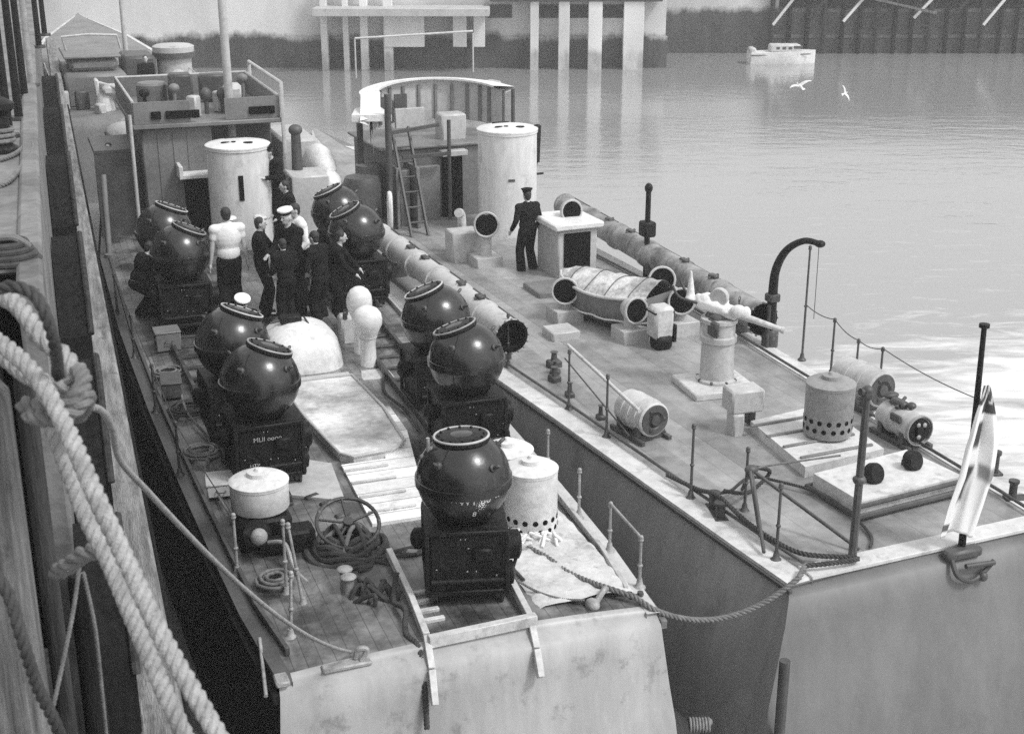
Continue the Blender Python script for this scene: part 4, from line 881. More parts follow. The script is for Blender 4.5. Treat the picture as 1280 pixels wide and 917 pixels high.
def stencil(sh,cz,r,txt,size,az,el,m):
    b=MB(); c=Vector((0,0,cz))
    def fn(v):
        a=az+v.x/r; e=el+v.y/r; return c+Vector((math.cos(e)*math.cos(a),math.cos(e)*math.sin(a),math.sin(e)))*(r+.006)
    text_bm(b,txt,size,fn); return b.build('stencil_marking',m,sh,fixn=False)
labs=['large black mine on its trolley in the stern chute, nearest of all',
 'dark mine on the quay side row, front one of the pair beside the white hood','dark mine just behind the front one of the quay side pair beside the hood',
 'dull mine in the far quay side pair, nearer one below a ratings head','dull mine in the far quay side pair, the farther one',
 'shiny topped mine on the outboard row, nearer of the pair by the torpedo tube mouth','shiny topped mine on the outboard row, farther of the pair by the torpedo tube mouth',
 'pale topped mine of the far outboard pair beside the white capped sailor, nearer one','pale topped mine of the far outboard pair, the farthest on that side']
spots=[(.20,1.08,.05,0,0),(-1.29,4.76,.03,R(20),R(5)),(-1.37,6.41,.05,R(22),R(10)),(-1.43,11.51,.0,R(24),R(0)),(-1.5,13.22,.04,R(22),R(5)),
       (1.42,4.68,-.04,R(20),R(150)),(1.56,6.49,.03,R(22),R(155)),(1.75,11.98,.02,R(26),R(170)),(1.8,13.64,.05,R(24),R(160))]
for i,(x,y,rz,tl_,az) in enumerate(spots):
    t,sh,cz,r=make_mine(labs[i])
    mine_top(sh,cz,r,tl_ if i else R(4),az if i else R(120),i)
    A.put(t,x,y,DZ+.08,rz if i else -R(14))
    if i==0:
        stencil(sh,cz,r,'W1 60',.125,R(-80),R(-7),white); stencil(sh,cz,r,'- . . .',.09,R(-106),R(-5),white); stencil(sh,cz,r,'8',.10,R(-80),R(-27),white); stencil(sh,cz,r,'80',.07,R(-50),R(-6),white)
        b=MB()
        for x_,y_,z_,s_ in ((-.33,-.05,.40,.035),(-.43,.0,.30,.03),(-.2,-.1,.49,.03),(.1,-.1,.5,.025)): b.ell((x_,y_,cz+z_-.05),(s_,s_,s_),10)
        b.cyl((-.36,-.05,cz+.25),(-.37,-.05,cz+.48),.02); b.build('shackle',ironlit,sh)
    if i==1:
        b=MB()
        def fn(v): return Vector((v.x-.02,-.378,.70+v.y))
        text_bm(b,'MLII oooo',.085,fn); s=[c for c in t.children if c.name.startswith('sinker')][0]; b.build('stencil_marking',lgrey,s,fixn=False)
        b=MB(); text_bm(b,'HTP',.07,lambda v: Vector((v.x-.2,-.378,.36+v.y))); b.build('stencil_marking',lgrey,s,fixn=False)
# ---------------------------------------------------------------- smoke floats
def smoke_float(fr,x,y,r,h,m,lab,holes=True,z=DZ,lift=0):
    t=thing('smoke_float',lab,'smoke float','cylindrical smoke floats on the two boats')
    b=MB(); b.lathe([(r*.96,0),(r,.02),(r,h-.03),(r*1.02,h-.025),(r*1.02,h)],(0,0,lift),n=36); bo=b.build('drum',m,t)
    b=MB(); b.lathe([(r*1.03,0),(r*1.03,.012),(r*.9,.04),(r*.42,.07),(r*.40,.07),(r*.38,.12),(r*.16,.13),(r*.1,.16),(0,.165)],(0,0,lift+h+.001),n=36); b.build('cap',m,bo)
    if holes:
        for row,(zz,n,ph) in enumerate(((.24,16,0),(.12,16,.2))):
            for k in range(n):
                a=2*PI*k/n+ph; d=Vector((math.cos(a),math.sin(a),0))
                hb=MB(); hb.lathe([(.034,0),(.034,.004),(0,.005)],d*(r-.001)+Vector((0,0,zz)),d,10); hb.build('vent_hole',voidm,bo)
    fr.put(t,x,y,z,.2); return t
smoke_float(A,1.44,2.32,.315,.82,white,'white perforated smoke float at the launch stern, the nearer of two')
smoke_float(A,1.38,2.98,.315,.80,white,'white smoke float partly hidden behind its nearer twin at the launch stern')
smoke_float(A,-1.62,3.22,.34,.33,white,'white smoke drum on black valve gear at the quay side stern quarter',holes=False,lift=.42)
smoke_float(B,2.68,3.15,.33,.72,mat('weathered_grey_drum',.34,.22,.5,2,bump=.3,spots=.6,spot_col=.12,spot_scale=4),'grey perforated smoke float standing on the pale platform of the torpedo boat',z=DZ+.235)
# ---------------------------------------------------------------- depth charges / drums
def drum(lab,x,y,r,L,rz,m,lens=False,z=DZ+.1,bands=3):
    t=thing('depth_charge',lab,'depth charge','depth charges lashed on the torpedo boat deck')
    pr=[(r*.9,0),(r,.02)]
    for k in range(1,bands+1):
        d=L*k/(bands+1); pr+=[(r,d-.035),(r*1.06,d-.03),(r*1.06,d+.03),(r,d+.035)]
    pr+=[(r,L-.02),(r*.9,L)]
    b=MB(); b.lathe(pr,(0,-L/2,r+.08),(0,1,0),32); bo=b.build('casing',m,t)
    b=MB(); b.lathe([(r*.88,0),(r*.86,.01),(r*.5,.015),(r*.45,-.0),(r*.3,.0),(r*.28,.03),(0,.035)],(0,-L/2-.002,r+.08),(0,-1,0),28); b.build('end_plate',dgrey if not lens else blackm,bo)
    if lens:
        for a,rr in ((2.0,.5),(.9,.5),(4.5,.45)): b=MB(); b.ell((math.cos(a)*r*rr,-L/2-.03,r+.08+math.sin(a)*r*rr),(.035,.02,.035),10); b.build('end_bolt',ironlit,bo)
        b=MB(); b.lathe([(r*1.0,0),(r*1.08,0),(r*1.08,.05),(r,.05)],(0,-L/2-.03,r+.08),(0,1,0),28,False,False); b.build('end_rim',ironlit,bo)
    else:
        for a in (0,2.1,4.2): b=MB(); b.ell((math.cos(a)*r*.6,-L/2-.02,r+.08+math.sin(a)*r*.6),(.03,.015,.03),8); b.build('end_bolt',iron,bo)
    b=MB()
    for yy in (-L*.32,L*.32): b.box((0,yy,.05),(r*2.1,.09,.1),bev=.01); b.box((-r*.8,yy,.14),(.08,.09,.18)); b.box((r*.8,yy,.14),(.08,.09,.18))
    b.beam((-r*.9,-L*.6,.04),(-r*.9,L*.6,.04),.06,.07); b.beam((r*.9,-L*.6,.04),(r*.9,L*.6,.04),.06,.07); b.build('cradle',dgrey,t)
    B.put(t,x,y,DZ+.02,rz); return t
drum('banded grey depth charge in a cradle at the inner edge of the torpedo boat',.55,4.55,.25,.66,.12,offwhite,bands=3)
drum('pale banded depth charge at the outer edge, the farther of two',4.15,4.35,.27,.85,.1,lgrey,bands=2)
t=drum('depth charge with shiny bolted end at the outer edge, nearer of two, fittings on top',3.78,2.95,.2,.72,.0,lgrey,lens=True,bands=2)
b=MB(); b.box((0,.1,.52),(.14,.3,.1),bev=.03); b.cyl((-.12,0,.5),(.14,.15,.56),.025); b.ell((.05,-.1,.54),(.07,.07,.05),10); b.ell((.02,.3,.56),(.12,.08,.05),10); b.box((-.2,-.1,.4),(.05,.2,.1)); b.build('firing_gear',iron,t)
# ---------------------------------------------------------------- hose, ropes on deck
b=MB(); t=thing('hose_coil','heap of black coiled hose on the launch deck beside the bright boards','hose')
rg=random.Random(11)
for k in range(5):
    rr=.42-.05*k; cx_,cy_=rg.uniform(-.05,.05),rg.uniform(-.05,.05)
    b.tube([(cx_+rr*1.1*math.cos(a*PI/14),cy_+rr*math.sin(a*PI/14),.05+.045*k+.03*math.sin(a+k)) for a in range(28)],.038,closed=True)
b.build('coil',roped,t)
for k in range(5):
    a=rg.uniform(0,6.3); b=MB(); b.tube(smooth_path([(.4*math.cos(a),.35*math.sin(a),.1),(.15*math.cos(a+.6),.1*math.sin(a+.6),.36),(.3*math.cos(a+2.6),.3*math.sin(a+2.6),.2)]),.026); b.build('loose_turn',roped if k%2 else ropeg,t)
A.put(t,-.78,2.45,DZ+.02)
t=thing('cable_reel','rusty spoked reel lying tilted on the black hose heap','reel')
b=MB(); b.tube([(.36*math.cos(a*PI/14),.36*math.sin(a*PI/14),0) for a in range(28)],.024,closed=True); b.build('rim',iron,t)
b=MB(); b.lathe([(.06,-.05),(.06,.05)],(0,0,0),n=12); b.build('hub',iron,t)
for k in range(5):
    a=k*2*PI/5+.3; b=MB(); b.cyl((.05*math.cos(a),.05*math.sin(a),0),(.35*math.cos(a),.35*math.sin(a),0),.016); b.build('spoke',iron,t)
A.put(t,-.74,2.52,DZ+.38,0,Matrix.Rotation(R(28),3,'X'))
b=MB(); 
for k in range(6): b.tube([(-.5+rg.uniform(-.1,.1)+.2*j_,0+rg.uniform(-.14,.14),.04+.05*abs(math.sin(j_*2+k))) for j_ in range(6)],.022)
o=b.build('loose_hose',roped); tag(o,'tangle of dark hose lying between the coil and the black sinker','hose'); A.put(o,-.35,2.05,DZ+.02,.2)
def zz(fr,pts): return [fr.w(*p) for p in pts]
rp('mooring_rope',smooth_path(zz(A,[(1.05,2.35,DZ+.1),(1.15,1.9,DZ+.09),(1.3,1.45,DZ+.1),(1.38,1.1,DZ+.09),(1.5,.8,DZ+.1),(1.62,.5,DZ+.14),(1.85,.28,DZ+.1)]))+sag(A.w(1.98,.1,DZ+.02),B.w(.12,.05,DZ+.08),.30,18)+zz(B,[(.3,.2,DZ+.12)]),.032,.17,ropeg,'grey mooring rope sagging between the two boat sterns and led up the launch deck',sm=False)
b=MB(); rg=random.Random(4)
for k in range(14):
    p=Vector((rg.uniform(-.2,.25),rg.uniform(-.3,.3),.04)); b.tube(smooth_path([p,p+Vector((rg.uniform(-.15,.15),rg.uniform(-.15,.15),.12)),p+Vector((rg.uniform(-.2,.2),rg.uniform(-.2,.2),.03))],4),.02)
b.build('frayed_heap',cloth); o=bpy.data.objects['frayed_heap']; tag(o,'pale frayed rope heap at the foot of the perforated smoke floats','rope'); A.put(o,1.3,2.0,DZ+.04)
rp('chain_lashing',zz(A,[(.66,2.2,DZ+.3),(.72,1.8,DZ+.25),(.8,1.4,DZ+.15),(.85,1.0,DZ+.12)]),.022,.08,roped,'short dark lashing down the outboard chute rail')
rp('stern_line',zz(A,[(.72,.9,DZ+.2),(.9,.7,DZ+.12),(1.1,.5,DZ+.1),(1.3,.36,DZ+.12)]),.014,.07,ropeg,'thin line from the chute rail to the transom fairlead')
rp('frayed_lashing',zz(A,[(-.5,1.3,DZ+.3),(-.62,1.0,DZ+.14),(-.58,.7,DZ+.2),(-.66,.4,DZ+.1),(-.6,.15,DZ+.06),(-.62,-.1,DZ-.2),(-.66,-.3,DZ-.6)]),.03,.12,roped,'dark frayed lashing hanging down the quay side chute rail')
b=MB(); rg=random.Random(8)
for k in range(12):
    p=Vector((rg.uniform(-.16,.16),rg.uniform(-.25,.25),.03)); b.tube(smooth_path([p,p+Vector((rg.uniform(-.12,.12),rg.uniform(-.12,.12),.16)),p+Vector((rg.uniform(-.2,.2),rg.uniform(-.2,.2),.02))],4),.026)
o=b.build('rag_heap',roped); tag(o,'dark heap of rags and rope beside the quay side chute rail','rope'); A.put(o,-.72,1.25,DZ+.02)
o=rp('deck_warp',smooth_path(zz(B,[(.1,3.0,DZ+.12),(.2,2.4,DZ+.15),(.22,1.95,DZ+.25),(.26,1.4,DZ+.16),(.3,.9,DZ+.14),(.45,.45,DZ+.12),(.95,.12,DZ+.12),(.6,.1,DZ+.14),(.3,.18,DZ+.13)])),.03,.15,roped,'dark doubled warp lying along the inner quarter of the torpedo boat',sm=False)
rp('deck_rope',smooth_path(zz(B,[(.3,1.95,DZ+.3),(.55,1.95,DZ+.22),(.9,2.2,DZ+.1),(1.2,2.3,DZ+.25),(.62,1.8,DZ+.62)])),.026,.14,roped,'black rope looping from the bollard up to the spar tripod',sm=False)
rp('deck_rope',smooth_path(zz(B,[(.3,2.1,DZ+.2),(.6,2.25,DZ+.12),(1.05,2.5,DZ+.12),(1.35,2.2,DZ+.12),(1.6,1.7,DZ+.12),(1.6,1.1,DZ+.1),(1.5,.6,DZ+.08),(1.3,.35,DZ+.08)])),.02,.1,roped,'dark rope curving across the stern deck to the tall post',sm=False)
rp('tripod_stay',[B.w(.55,1.75,DZ+.6),B.w(.9,1.9,DZ+.55),B.w(2.2,2.2,DZ+.35)],.014,.08,ropeg,'light stay from the spar tripod to the pad hatch')
o=MB(); o.cyl((0,0,0),(0,6.5,0),.09,.07,12); o=o.build('floating_boom',timber); tag(o,'thin floating timber boom between the two hulls','boom')
p0=P(845,815,WZ+.1); p1=P(935,917,WZ+.1); dd=(p0-p1).normalized(); o.location=p1-dd*.6; o.rotation_euler=(0,0,math.atan2(-dd.x,dd.y))
b=MB(); b.caps((0,0,0),(.16,.02,.03),.07,.05,10)
for k in range(7): b.tube([(-.05+.035*k,.085*math.cos(q_*PI/6)-.005,.075*math.sin(q_*PI/6)+.01) for q_ in range(12)],.014,closed=True)
o=b.build('rope_fender',ropeg2); tag(o,'pale frayed rope fender low between the hulls at the bottom edge','fender'); o.location=P(868,906,-.1)
b=MB(); b.cyl((0,0,-1),(0,0,.9),.06,n=10); o=b.build('rudder_guard',dgrey); tag(o,'thin upright guard bar against the torpedo boat stern at the bottom edge','bar'); o.location=B.w(-.42,-.55,.2)

# ---------------------------------------------------------------- ensign
t=thing('ensign_staff','dark ensign staff at the torpedo boat stern beneath the drooping white flag','flagstaff')
b=MB(); b.cyl((0,0,0),(.05,.12,2.65),.045,.03,12); b.build('staff',blackm,t); b=MB(); b.lathe([(.06,0),(.06,.04),(0,.05)],(.05,.12,2.65),n=12); b.build('truck',blackm,t)
B.put(t,2.34,-.0,DZ+.03)
def ensign():
    me_m=bpy.data.materials.new('white_ensign_cloth'); me_m.use_nodes=True; T=me_m.node_tree; N=T.nodes; Lk=T.links; p=N['Principled BSDF']; p.inputs['Roughness'].default_value=.85
    a=N.new('ShaderNodeAttribute'); a.attribute_name='flagcol'; Lk.new(a.outputs['Fac'],p.inputs['Base Color'])
    b=MB(); nu,nv=44,60; rows=[]; colr=[]
    key=[(0,-.01,.07),(.08,-.03,.12),(.2,-.10,.18),(.4,-.20,.24),(.6,-.25,.24),(.8,-.34,.17),(1,-.40,.08)]
    def kx(t,i):
        for (t0,*p0),(t1,*p1) in zip(key,key[1:]):
            if t<=t1: f=(t-t0)/(t1-t0); return p0[i]*(1-f)+p1[i]*f
        return key[-1][1+i]
    for iv in range(nv+1):
        v=iv/nv; row=[]; a0,a1=kx(v,0),kx(v,1)
        for iu in range(nu+1):
            u=iu/nu; d=min(1,v*3)
            x=a0+(a1-a0)*u+.012*math.sin(u*24+v*5)*d
            y=-.06-.055*math.sin(u*8+v*2.2)*d-.015*math.sin(u*19-v*2)*d-.05*v
            z=2.02-1.76*v-(.10*abs(u-.3)+.02*math.sin(u*9))*v
            row.append((x,y,z))
            cr=.80
            def band(q_,h_): return max(0,min(1,(h_-abs(q_))/.035+.5))
            if v<.13: cr=.06 if (u+v*5)%.5<.3 else .6
            elif .13<=v<.2 and u>.3: cr=.05
            w0=.36+.10*math.sin(v*7)
            m1=band(u-w0,.12)*band(v-.34,.09)+band(u-(w0+.05-.35*(v-.6)),.13)*band(v-.67,.12)+.75*band(u-.85,.24)*band(v-.58-.08*(u-.66),.05)
            cr=cr*(1-min(1,m1))+.05*min(1,m1)
            if u<.16 and .9<v<.96: cr=.1
            colr.append(cr)
        rows.append(row)
    V=b.grid(rows); me=b.mesh('ensign',me_m,sharp=180,fixn=False)
    at=me.attributes.new('flagcol','FLOAT','POINT')
    for i,c in enumerate(colr): at.data[i].value=c
    o=bpy.data.objects.new('ensign',me); COL.objects.link(o); so=o.modifiers.new('s','SOLIDIFY'); so.thickness=.004
    return o
o=ensign(); tag(o,'drooping white naval ensign with dark cross bars hanging over the torpedo boat stern','flag'); B.put(o,2.36,.03,DZ+.03,-.1)

# ---------------------------------------------------------------- dinghy
def dinghy():
    t=thing('dinghy','small clinker dinghy under a white cover lying between cowl ventilators','dinghy')
    L,Wd,H=2.2,1.15,.62; rows=[]; n=14
    for i in range(n+1):
        u=i/n; y=-L/2+L*u; w_=Wd/2*(math.sin(PI*min(1,(.18+.82*u)) )**.6 if u<.98 else .05); w_=max(w_,.04); sh=.10*(2*u-1)**2
        row=[]
        for k in range(13):
            a=PI*k/12; row.append((-w_*math.cos(a)*(1 if True else 1),y,H+sh-(H+sh)*math.sin(a)**.75))
        rows.append(row)
    b=MB(); b.grid(rows); b.b.faces.new([v for v in b.b.verts if abs(v.co.y+L/2)<1e-6]); h=b.build('hull',grey,t)
    for s in (-1,1):
        b=MB(); b.tube([(r_[0 if s<0 else -1][0]*1.02,r_[0][1],r_[0][2]) for r_ in rows],.028); b.build('gunwale',offwhite,h)
        for kk in (2,4):
            b=MB(); b.tube([(r_[kk if s<0 else -1-kk][0]*1.02,r_[kk][1],r_[kk][2]-.01-.03*abs(math.sin(i*PI/3.5))) for i,r_ in enumerate(rows)],.018); b.build('grab_line',white if kk==2 else dgrey,h)
    b=MB(); cv=[]
    for i,r_ in enumerate(rows):
        w_=abs(r_[0][0])*.99; z=r_[0][2]; cv.append([(w_*c,r_[0][1],z+.015+.26*min(1,w_*2.2)*(1-abs(c)**1.6)-.035*math.sin(i*1.1)**2*(1-abs(c))+.014*math.sin(i*3.3+c*5)) for c in [-1+k/6 for k in range(13)]])
    b.grid(cv); b.build('cover',mat('stained_canvas',.66,.3,.85,2.5,bump=.7,contrast=2.4,spots=.5,spot_col=.1,spot_scale=4),t)
    b=MB()
    for i in (2,5,8,11):
        r_=cv[min(i,len(cv)-1)]; b.tube([(x,y,z+.008) for x,y,z in r_],.008)
    b.build('cover_lashing',dgrey,t)
    b=MB()
    for y in (-.6,.6): b.box((0,y,.04),(.7,.12,.16),bev=.02)
    b.build('chock',dgrey,t)
    return t
B.put(dinghy(),2.5,9.35,DZ+.05,R(24))

# ---------------------------------------------------------------- clutter along the launch side decks
rc=random.Random(33)
for k,(x,y,rr,mm_,lb) in enumerate([(-1.95,5.9,.26,ropeg,'grey rope coil on the side deck behind the white smoke drum'),(-1.9,7.6,.30,roped,'dark rope coil lying between rail and quay side mines'),(-2.0,9.3,.24,ropeg,'grey rope coil beside the pale ventilator at the boat edge'),(2.0,7.9,.24,roped,'dark rope coil beside the outboard mine rail'),(-1.7,2.0,.2,ropeg,'small grey rope coil at the quay side stern corner')]):
    b=MB()
    for j_ in range(4): b.tube([((rr-.035*j_)*math.cos(a*PI/10)+rc.uniform(-.01,.01),(rr-.035*j_)*math.sin(a*PI/10),.03+.035*(j_%2)+rc.uniform(-.006,.006)) for a in range(20)],.02,closed=True)
    o=b.build('rope_coil',mm_); A.put(o,x,y,DZ+.06); tag(o,lb,'rope')
for x,y,sz,mm_,lb in [(-1.9,4.6,(.34,.42,.16),lgrey,'low pale box on the side deck right behind the white smoke drum'),(-2.05,8.4,(.3,.5,.22),dgrey,'dark low box at the quay side edge beside the capped sailor'),(-1.85,10.6,(.4,.4,.3),grey,'grey box beside the dark crouching man'),(2.0,5.6,(.25,.4,.2),dgrey,'small dark box outboard of the shiny topped mines'),(.95,4.9,(.22,.3,.18),dgrey,'small dark box between platform and outboard mines'),(.8,12.9,(.4,.35,.35),dgrey,'dark box on deck behind the huddle of men')]:
    t=thing('ammunition_box',lb,'box','boxes stowed on the launch deck'); b=MB(); b.box((0,0,sz[2]/2),sz,bev=.015); bx=b.build('crate_body',mm_,t)
    b=MB(); b.box((0,0,sz[2]+.012),(sz[0]*1.05,sz[1]*1.05,.024),bev=.006); b.build('lid',mm_,bx); b=MB(); b.tube([(-.06,-sz[1]/2-.01,sz[2]*.6),(-.05,-sz[1]/2-.04,sz[2]*.5),(.05,-sz[1]/2-.04,sz[2]*.5),(.06,-sz[1]/2-.01,sz[2]*.6)],.008); b.build('handle',iron,bx)
    A.put(t,x,y,DZ+.07,rc.uniform(-.3,.3))
rp('boat_hook_line',zz(A,[(-1.9,3.6,DZ+.12),(-1.95,4.4,DZ+.1),(-2.0,5.2,DZ+.12),(-1.8,6.2,DZ+.1),(-1.95,7.4,DZ+.12),(-1.9,8.6,DZ+.1)]),.018,.09,ropeg,'grey line trailing along the quay side deck edge past the mines')
rp('fire_hose',zz(A,[(1.0,4.2,DZ+.12),(.95,5.0,DZ+.12),(1.05,6.2,DZ+.12),(.95,7.2,DZ+.12),(1.15,8.0,DZ+.12)]),.022,.1,roped,'dark line snaking along between the platform and the outboard mines')
# ---------------------------------------------------------------- motor cruiser and gulls
t=thing('motor_cruiser','small white motor cruiser with low cabin moored off the dark timber jetty','boat')
def hb(): 
    b=MB(); rows=[]
    for i in range(13):
        u=i/12; x=-1.9+3.8*u; w_=.68*(1-max(0,(u-.55)/.45)**2*.97); s=.12*u
        rows.append([(x,-w_,.62+s),(x+.0,-w_*.98,.3),(x,-w_*.8,-.1),(x,w_*.8,-.1),(x,w_*.98,.3),(x,w_,.62+s)])
    V=b.grid(rows); b.b.faces.new(V[0]); b.grid([[r[0],r[5]] for r in rows]); return b
hb().build('hull',white,t)
b=MB(); b.box((.1,0,.86),(1.7,.9,.42),bev=.06); c=b.build('cabin',offwhite,t)
b=MB(); 
for x in (-.35,0,.35): b.box((x,-.452,.88),(.2,.02,.14),bev=0)
b.box((.8,0,.93),(.5,.95,.16),bev=.02); b.build('window',dgrey,c)
b=MB(); b.box((-1.75,0,.72),(.35,.9,.36),bev=.08); b.build('stern_seat',offwhite,t)
b=MB(); b.tube([(-1.9,-.7,.5),(1.5,-.5,.56)],.03); b.build('rub_rail',dgrey,t)
t.location=P(977,79,WZ); t.rotation_euler=(0,0,.03)
def gull(loc,sc,bank,rz,lab):
    t=thing('seagull',lab,'bird','gulls flying over the water')
    b=MB(); b.ell((0,0,0),(.07,.22,.07),14); b.ell((0,.24,.03),(.045,.06,.045),10); b.prism([(-.05,-.18),(.05,-.18),(.08,-.36),(-.08,-.36)],-.01,.01); b.caps((0,.29,.02),(0,.33,.015),.012,.005,6)
    for s in (-1,1):
        rows=[]
        for k in range(9):
            u=k/8; x=s*(.04+.56*u); z=.02+.16*math.sin(u*PI*.62)-.04*u; c=.10*(1-u**2)+.01; y=.05-.10*u*u
            rows.append([(x,y+c,z),(x,y,z+.012),(x,y-c,z)])
        b.grid(rows); b.grid([[(p[0],p[1],p[2]-.012) for p in r_] for r_ in rows])
    b.build('body',white,t); t.location=loc; t.scale=(sc,)*3; t.rotation_euler=(R(20),bank,rz); return t
gull(PD(1000,108,46),.72,R(-14),R(20),'white gull with outspread arched wings above the water')
gull(PD(1056,117,52),.55,R(62),R(-30),'small white gull banking edge on, right of the wider winged gull')

# ---------------------------------------------------------------- people
def ik(a,c,l1,l2,hint):
    a=Vector(a);c=Vector(c);d=c-a;D=min(d.length,(l1+l2)*.999); dn=d.normalized(); c=a+dn*D
    k=(l1*l1-l2*l2+D*D)/(2*D); h=math.sqrt(max(0,l1*l1-k*k)); hv=Vector(hint); hv=(hv-dn*hv.dot(dn)).normalized()
    return a+dn*k+hv*h,c
def person(lab,fr,x,y,face,z=DZ,h=1.74,lean=0,hip=.93,side=0,hands=None,top='dark',legs='dark',head='hair',sleeve=True,turn=0,nod=0,feet=None,female=False):
    s=h/1.75; pel=Vector((0,-.25*math.sin(lean)*.6,hip)); M=Matrix.Rotation(-lean,3,'X')@Matrix.Rotation(side,3,'Y')
    ch=pel+M@Vector((0,0,.32)); nk=pel+M@Vector((0,.0,.53)); Mh=Matrix.Rotation(turn,3,'Z')@Matrix.Rotation(-lean*.6-nod,3,'X'); hd=nk+Mh@Vector((0,.025,.165))
    hands=hands or [(-.27,.02,.80),(.27,.02,.80)]; feet=feet or [(-.11,0,.07),(.11,.04,.07)]
    body=MB(); top_=MB(); leg_=MB()
    def sh(i): return nk+M@Vector(((-.20,.20)[i],0,-.06))
    body.caps(ch,nk,.10,.07); body.ell(ch+M@Vector((0,0,.02)),(.165,.105,.2)); body.ell(pel,(.155,.105,.13)); body.caps(nk,hd-Mh@Vector((0,0,.05)),.055,.055)
    # head and face
    q=Mh.to_quaternion(); body.ell(hd,(.074,.094,.105),18,rot=q); body.ell(hd+Mh@Vector((0,.03,-.06)),(.052,.062,.055),14,rot=q)
    body.caps(hd+Mh@Vector((0,.09,.01)),hd+Mh@Vector((0,.108,-.022)),.010,.014,8); body.ell(hd+Mh@Vector((0,.082,-.058)),(.024,.012,.008),8,rot=q); body.ell(hd+Mh@Vector((0,.082,.03)),(.05,.014,.01),10,rot=q)
    for k in (-1,1): body.ell(hd+Mh@Vector((k*.076,-.005,-.01)),(.010,.022,.032),8,rot=q)
    tp=MB() if False else top_
    tp.ell(ch+M@Vector((0,0,.02)),(.215,.15,.25)); tp.ell(pel+M@Vector((0,0,.10)),(.185,.135,.17)); tp.caps(sh(0),sh(1),.088,.088); tp.caps(nk-M@Vector((0,0,.06)),nk-M@Vector((0,0,.02)),.08,.068)
    for i in (0,1):
        S=sh(i); H=Vector(hands[i]); el,wr=ik(S,H,.29,.255,(0.35*(-1,1)[i],-.8,-.5))
        body.caps(S,el,.05,.04); body.caps(el,wr,.041,.027)
        tp.caps(S,el if sleeve else S.lerp(el,.45),.074 if sleeve else .068,.062); 
        if sleeve: tp.caps(el,el.lerp(wr,.93),.060,.048)
        d=(wr-el).normalized(); palm=wr+d*.055; up=Vector((0,0,1)); sd_=d.cross(up); sd_=sd_.normalized() if sd_.length>.05 else Vector((0,1,0)); nn=sd_.cross(d)
        body.caps(wr,palm,.026,.032); 
        for f_,(o_,l_) in enumerate(((-.027,.062),(-.009,.075),(.009,.072),(.027,.056))):
            k0=palm+sd_*o_+d*.02; k1=k0+d*l_*.55; k2=k1+(d*.8-nn*.5).normalized()*l_*.5; body.caps(k0,k1,.0095,.009,6); body.caps(k1,k2,.009,.0075,6)
        t0=wr+sd_*-.025+d*.02; t1=t0+(d*.6-sd_*.7).normalized()*.035; t2=t1+(d*.9-sd_*.2-nn*.2).normalized()*.03; body.caps(t0,t1,.012,.011,6); body.caps(t1,t2,.011,.009,6)
    shoes=MB()
    for i in (0,1):
        hp=pel+Vector(((-.09,.09)[i],0,-.03)); kn,an=ik(hp,Vector(feet[i]),.43,.43,(0,1,.1)); 
        body.caps(hp,kn,.08,.052); body.caps(kn,an,.05,.036); ft=Vector((0,.15,-.03)); body.caps(an+Vector((0,0,-.02)),an+ft,.036,.03)
        leg_.caps(hp,kn,.112,.092); leg_.caps(kn,an+Vector((0,0,.03)),.092,.10)
        shoes.caps(an+Vector((0,-.03,-.03)),an+Vector((0,.16,-.04)),.042,.036,10)
    leg_.ell(pel+Vector((0,0,-.02)),(.17,.122,.13))
    def fin(mb,name,m,parent,vx,smi=4):
        o=mb.build(name,m,parent); r=o.modifiers.new('remesh','REMESH'); r.mode='VOXEL'; r.voxel_size=vx; r.use_smooth_shade=True
        sm=o.modifiers.new('smooth','SMOOTH'); sm.factor=.5; sm.iterations=smi; return o
    bo=fin(body,'person',skin,None,.009,2); bo.scale=(s,)*3
    tag(bo,lab,'person'); fr.put(bo,x,y,z,face)
    tm={'dark':serge,'white':shirt,'grey':greycloth,'jersey':jersey}[top]
    fin(top_,'shirt' if top in('white','jersey') else 'jacket',tm,bo,.014); fin(leg_,'trousers',{'dark':serge,'white':shirt,'grey':greycloth}[legs],bo,.014)
    fin(shoes,'shoes',blackm,bo,.012)
    if head=='hair' or head=='cap' or head=='roundcap':
        hb_=MB(); hb_.ell(hd+Mh@Vector((0,-.018,.025)),(.082,.092,.095),16,rot=q); hb_.ell(hd+Mh@Vector((0,-.045,-.03)),(.068,.055,.07),12,rot=q); fin(hb_,'hair',hairm,bo,.011,2)
    if head in('roundcap','cap','whitecap'):
        cb=MB(); ax=Mh@Vector((0,.1,1)); c0=hd+Mh@Vector((0,0,.055))
        wcap= head=='whitecap'
        cb.lathe([(.088,0),(.09,.035),(.125 if wcap else .115,.065),(.12,.085),(.06,.10),(0,.102)],c0,ax,24)
        co=cb.build('cap',shirt if wcap else serge,bo)
        if wcap:
            cb=MB(); cb.lathe([(.091,.002),(.093,.035)],c0,ax,24,False,False); cb.build('cap_band',serge,co)
    e=MB()
    for k in (-1,1): e.ell(hd+Mh@Vector((k*.03,.083,.012)),(.011,.008,.007),8,rot=q)
    e.build('eyes',blackm,bo)
    if top=='dark' and head=='whitecap':
        cb=MB(); c0=nk+M@Vector((0,0,-.0)); cb.grid([[c0+M@Vector((.13*k,-.09,-.02-.0*abs(k))) for k in (-1,-.5,0,.5,1)],[c0+M@Vector((.14*k,-.135,-.17)) for k in (-1,-.5,0,.5,1)]]); o=cb.build('collar',shirt,bo); so=o.modifiers.new('s','SOLIDIFY'); so.thickness=.01
    return bo
D90=PI/2
person('man in white sleeveless top and dark trousers seen from behind before the funnel',A,-.64,11.35,.05,z=DZ+.28,h=1.92,hands=[(-.30,.0,.80),(.30,-.02,.78)],top='white',head='hair',sleeve=False)
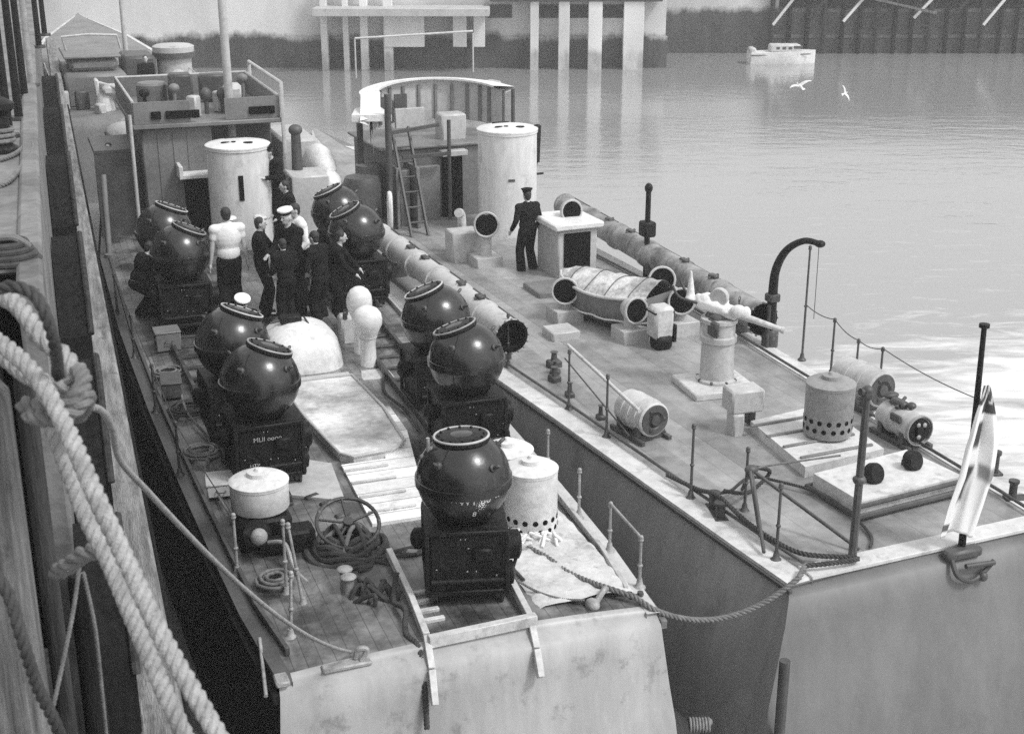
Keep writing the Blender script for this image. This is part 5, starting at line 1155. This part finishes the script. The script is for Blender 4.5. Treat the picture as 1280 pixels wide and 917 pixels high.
person('man in dark uniform with white collar facing right toward the capped sailor',A,-.12,11.2,-D90-.2,z=DZ+.28,h=1.74,hands=[(-.16,.42,1.12),(.12,.36,1.05)],head='hair')
person('sailor in a big white cap and dark rig reaching toward the dark uniformed man',A,.40,11.0,D90+.6,z=DZ+.28,h=1.90,lean=.18,hands=[(-.10,.46,1.10),(.12,.42,1.06)],head='whitecap')
person('person in a loose white shirt standing behind the white capped sailor',A,.66,11.65,D90+.2,z=DZ+.28,h=1.84,lean=.12,hands=[(-.25,.2,.95),(.25,.2,.95)],top='white',head='hair',sleeve=True)
person('man in dark uniform with his back turned at the right of the huddle',A,.78,10.7,.7,z=DZ+.1,h=1.72,lean=.15,hands=[(-.2,.3,1.0),(.2,.3,1.0)],head='hair')
person('man in dark clothes in the middle of the huddle behind the white hood',A,.16,10.5,.25,z=DZ+.28,h=1.50,lean=.12,hands=[(-.18,.28,1.0),(.2,.3,1.0)],head='hair')
person('sailor with pale cap bending forward just behind the quay side mines',A,-1.0,8.35,-D90*1.9,h=1.72,lean=.55,hip=.86,hands=[(-.22,.5,.85),(.2,.48,.85)],head='whitecap')
person('man in striped jersey leaning on the far quay side mine',A,-1.42,14.3,PI-.3,h=1.75,lean=.35,hands=[(-.25,.45,1.15),(.22,.45,1.15)],top='jersey',head='hair')
person('dark clad man crouched beside the far quay side mine at the boat edge',A,-2.05,12.6,-1.2,h=1.7,lean=.5,hip=.7,hands=[(-.2,.45,.8),(.2,.45,.8)],head='hair')
person('man in dark jacket leaning beside the launch funnel with a pale collar',A,1.25,16.7,D90*1.2,h=1.75,lean=.35,z=2.1,hands=[(-.2,.4,1.1),(.2,.4,1.1)],head='roundcap')
person('second dark jacketed man lower down between funnel and side locker',A,1.22,15.4,D90,h=1.75,lean=.15,hands=[(-.2,.3,1.0),(.2,.3,1.0)],head='hair')
person('man in white shirt on the quay side of the launch wheelhouse',A,-1.95,19.2,PI*.9,h=1.75,z=1.9,hands=[(-.25,.15,.9),(.25,.15,.9)],top='white',head='hair')
person('dark clad rating stooping between the far outboard mines and the tube',A,1.45,12.85,-.4,h=1.7,lean=.45,hip=.8,hands=[(-.2,.45,.9),(.2,.45,.9)],head='hair')
person('dark clad rating with pale hands beside the nearer far outboard mine',A,1.15,11.3,-D90-.3,h=1.68,lean=.3,hands=[(-.2,.45,.95),(.2,.4,.95)],head='hair')
person('man in dark jacket seen from behind on the torpedo boat before its funnel',B,2.5,12.95,.1,h=1.7,hands=[(-.30,.12,.92),(.30,.14,.92)],head='roundcap',feet=[(-.14,0,.07),(.15,.02,.07)])
person('small dark figure on the deck of the patrol boat ahead',C_,.6,1.2,PI,z=1.95,h=1.75,head='hair')

# ---------------------------------------------------------------- haze
b=MB(); b.box2((-40,-12,-3),(60,92,12.5),bev=0)
hz=b.build('haze',None); hz.data.materials.clear()
m=bpy.data.materials.new('harbour_haze'); m.use_nodes=True; N=m.node_tree.nodes; N.clear(); ou=N.new('ShaderNodeOutputMaterial'); pv=N.new('ShaderNodeVolumePrincipled')
pv.inputs['Color'].default_value=(.9,.9,.9,1); pv.inputs['Density'].default_value=.0019; pv.inputs['Anisotropy'].default_value=.2
m.node_tree.links.new(pv.outputs[0],ou.inputs['Volume']); hz.data.materials.append(m); hz['kind']='stuff'
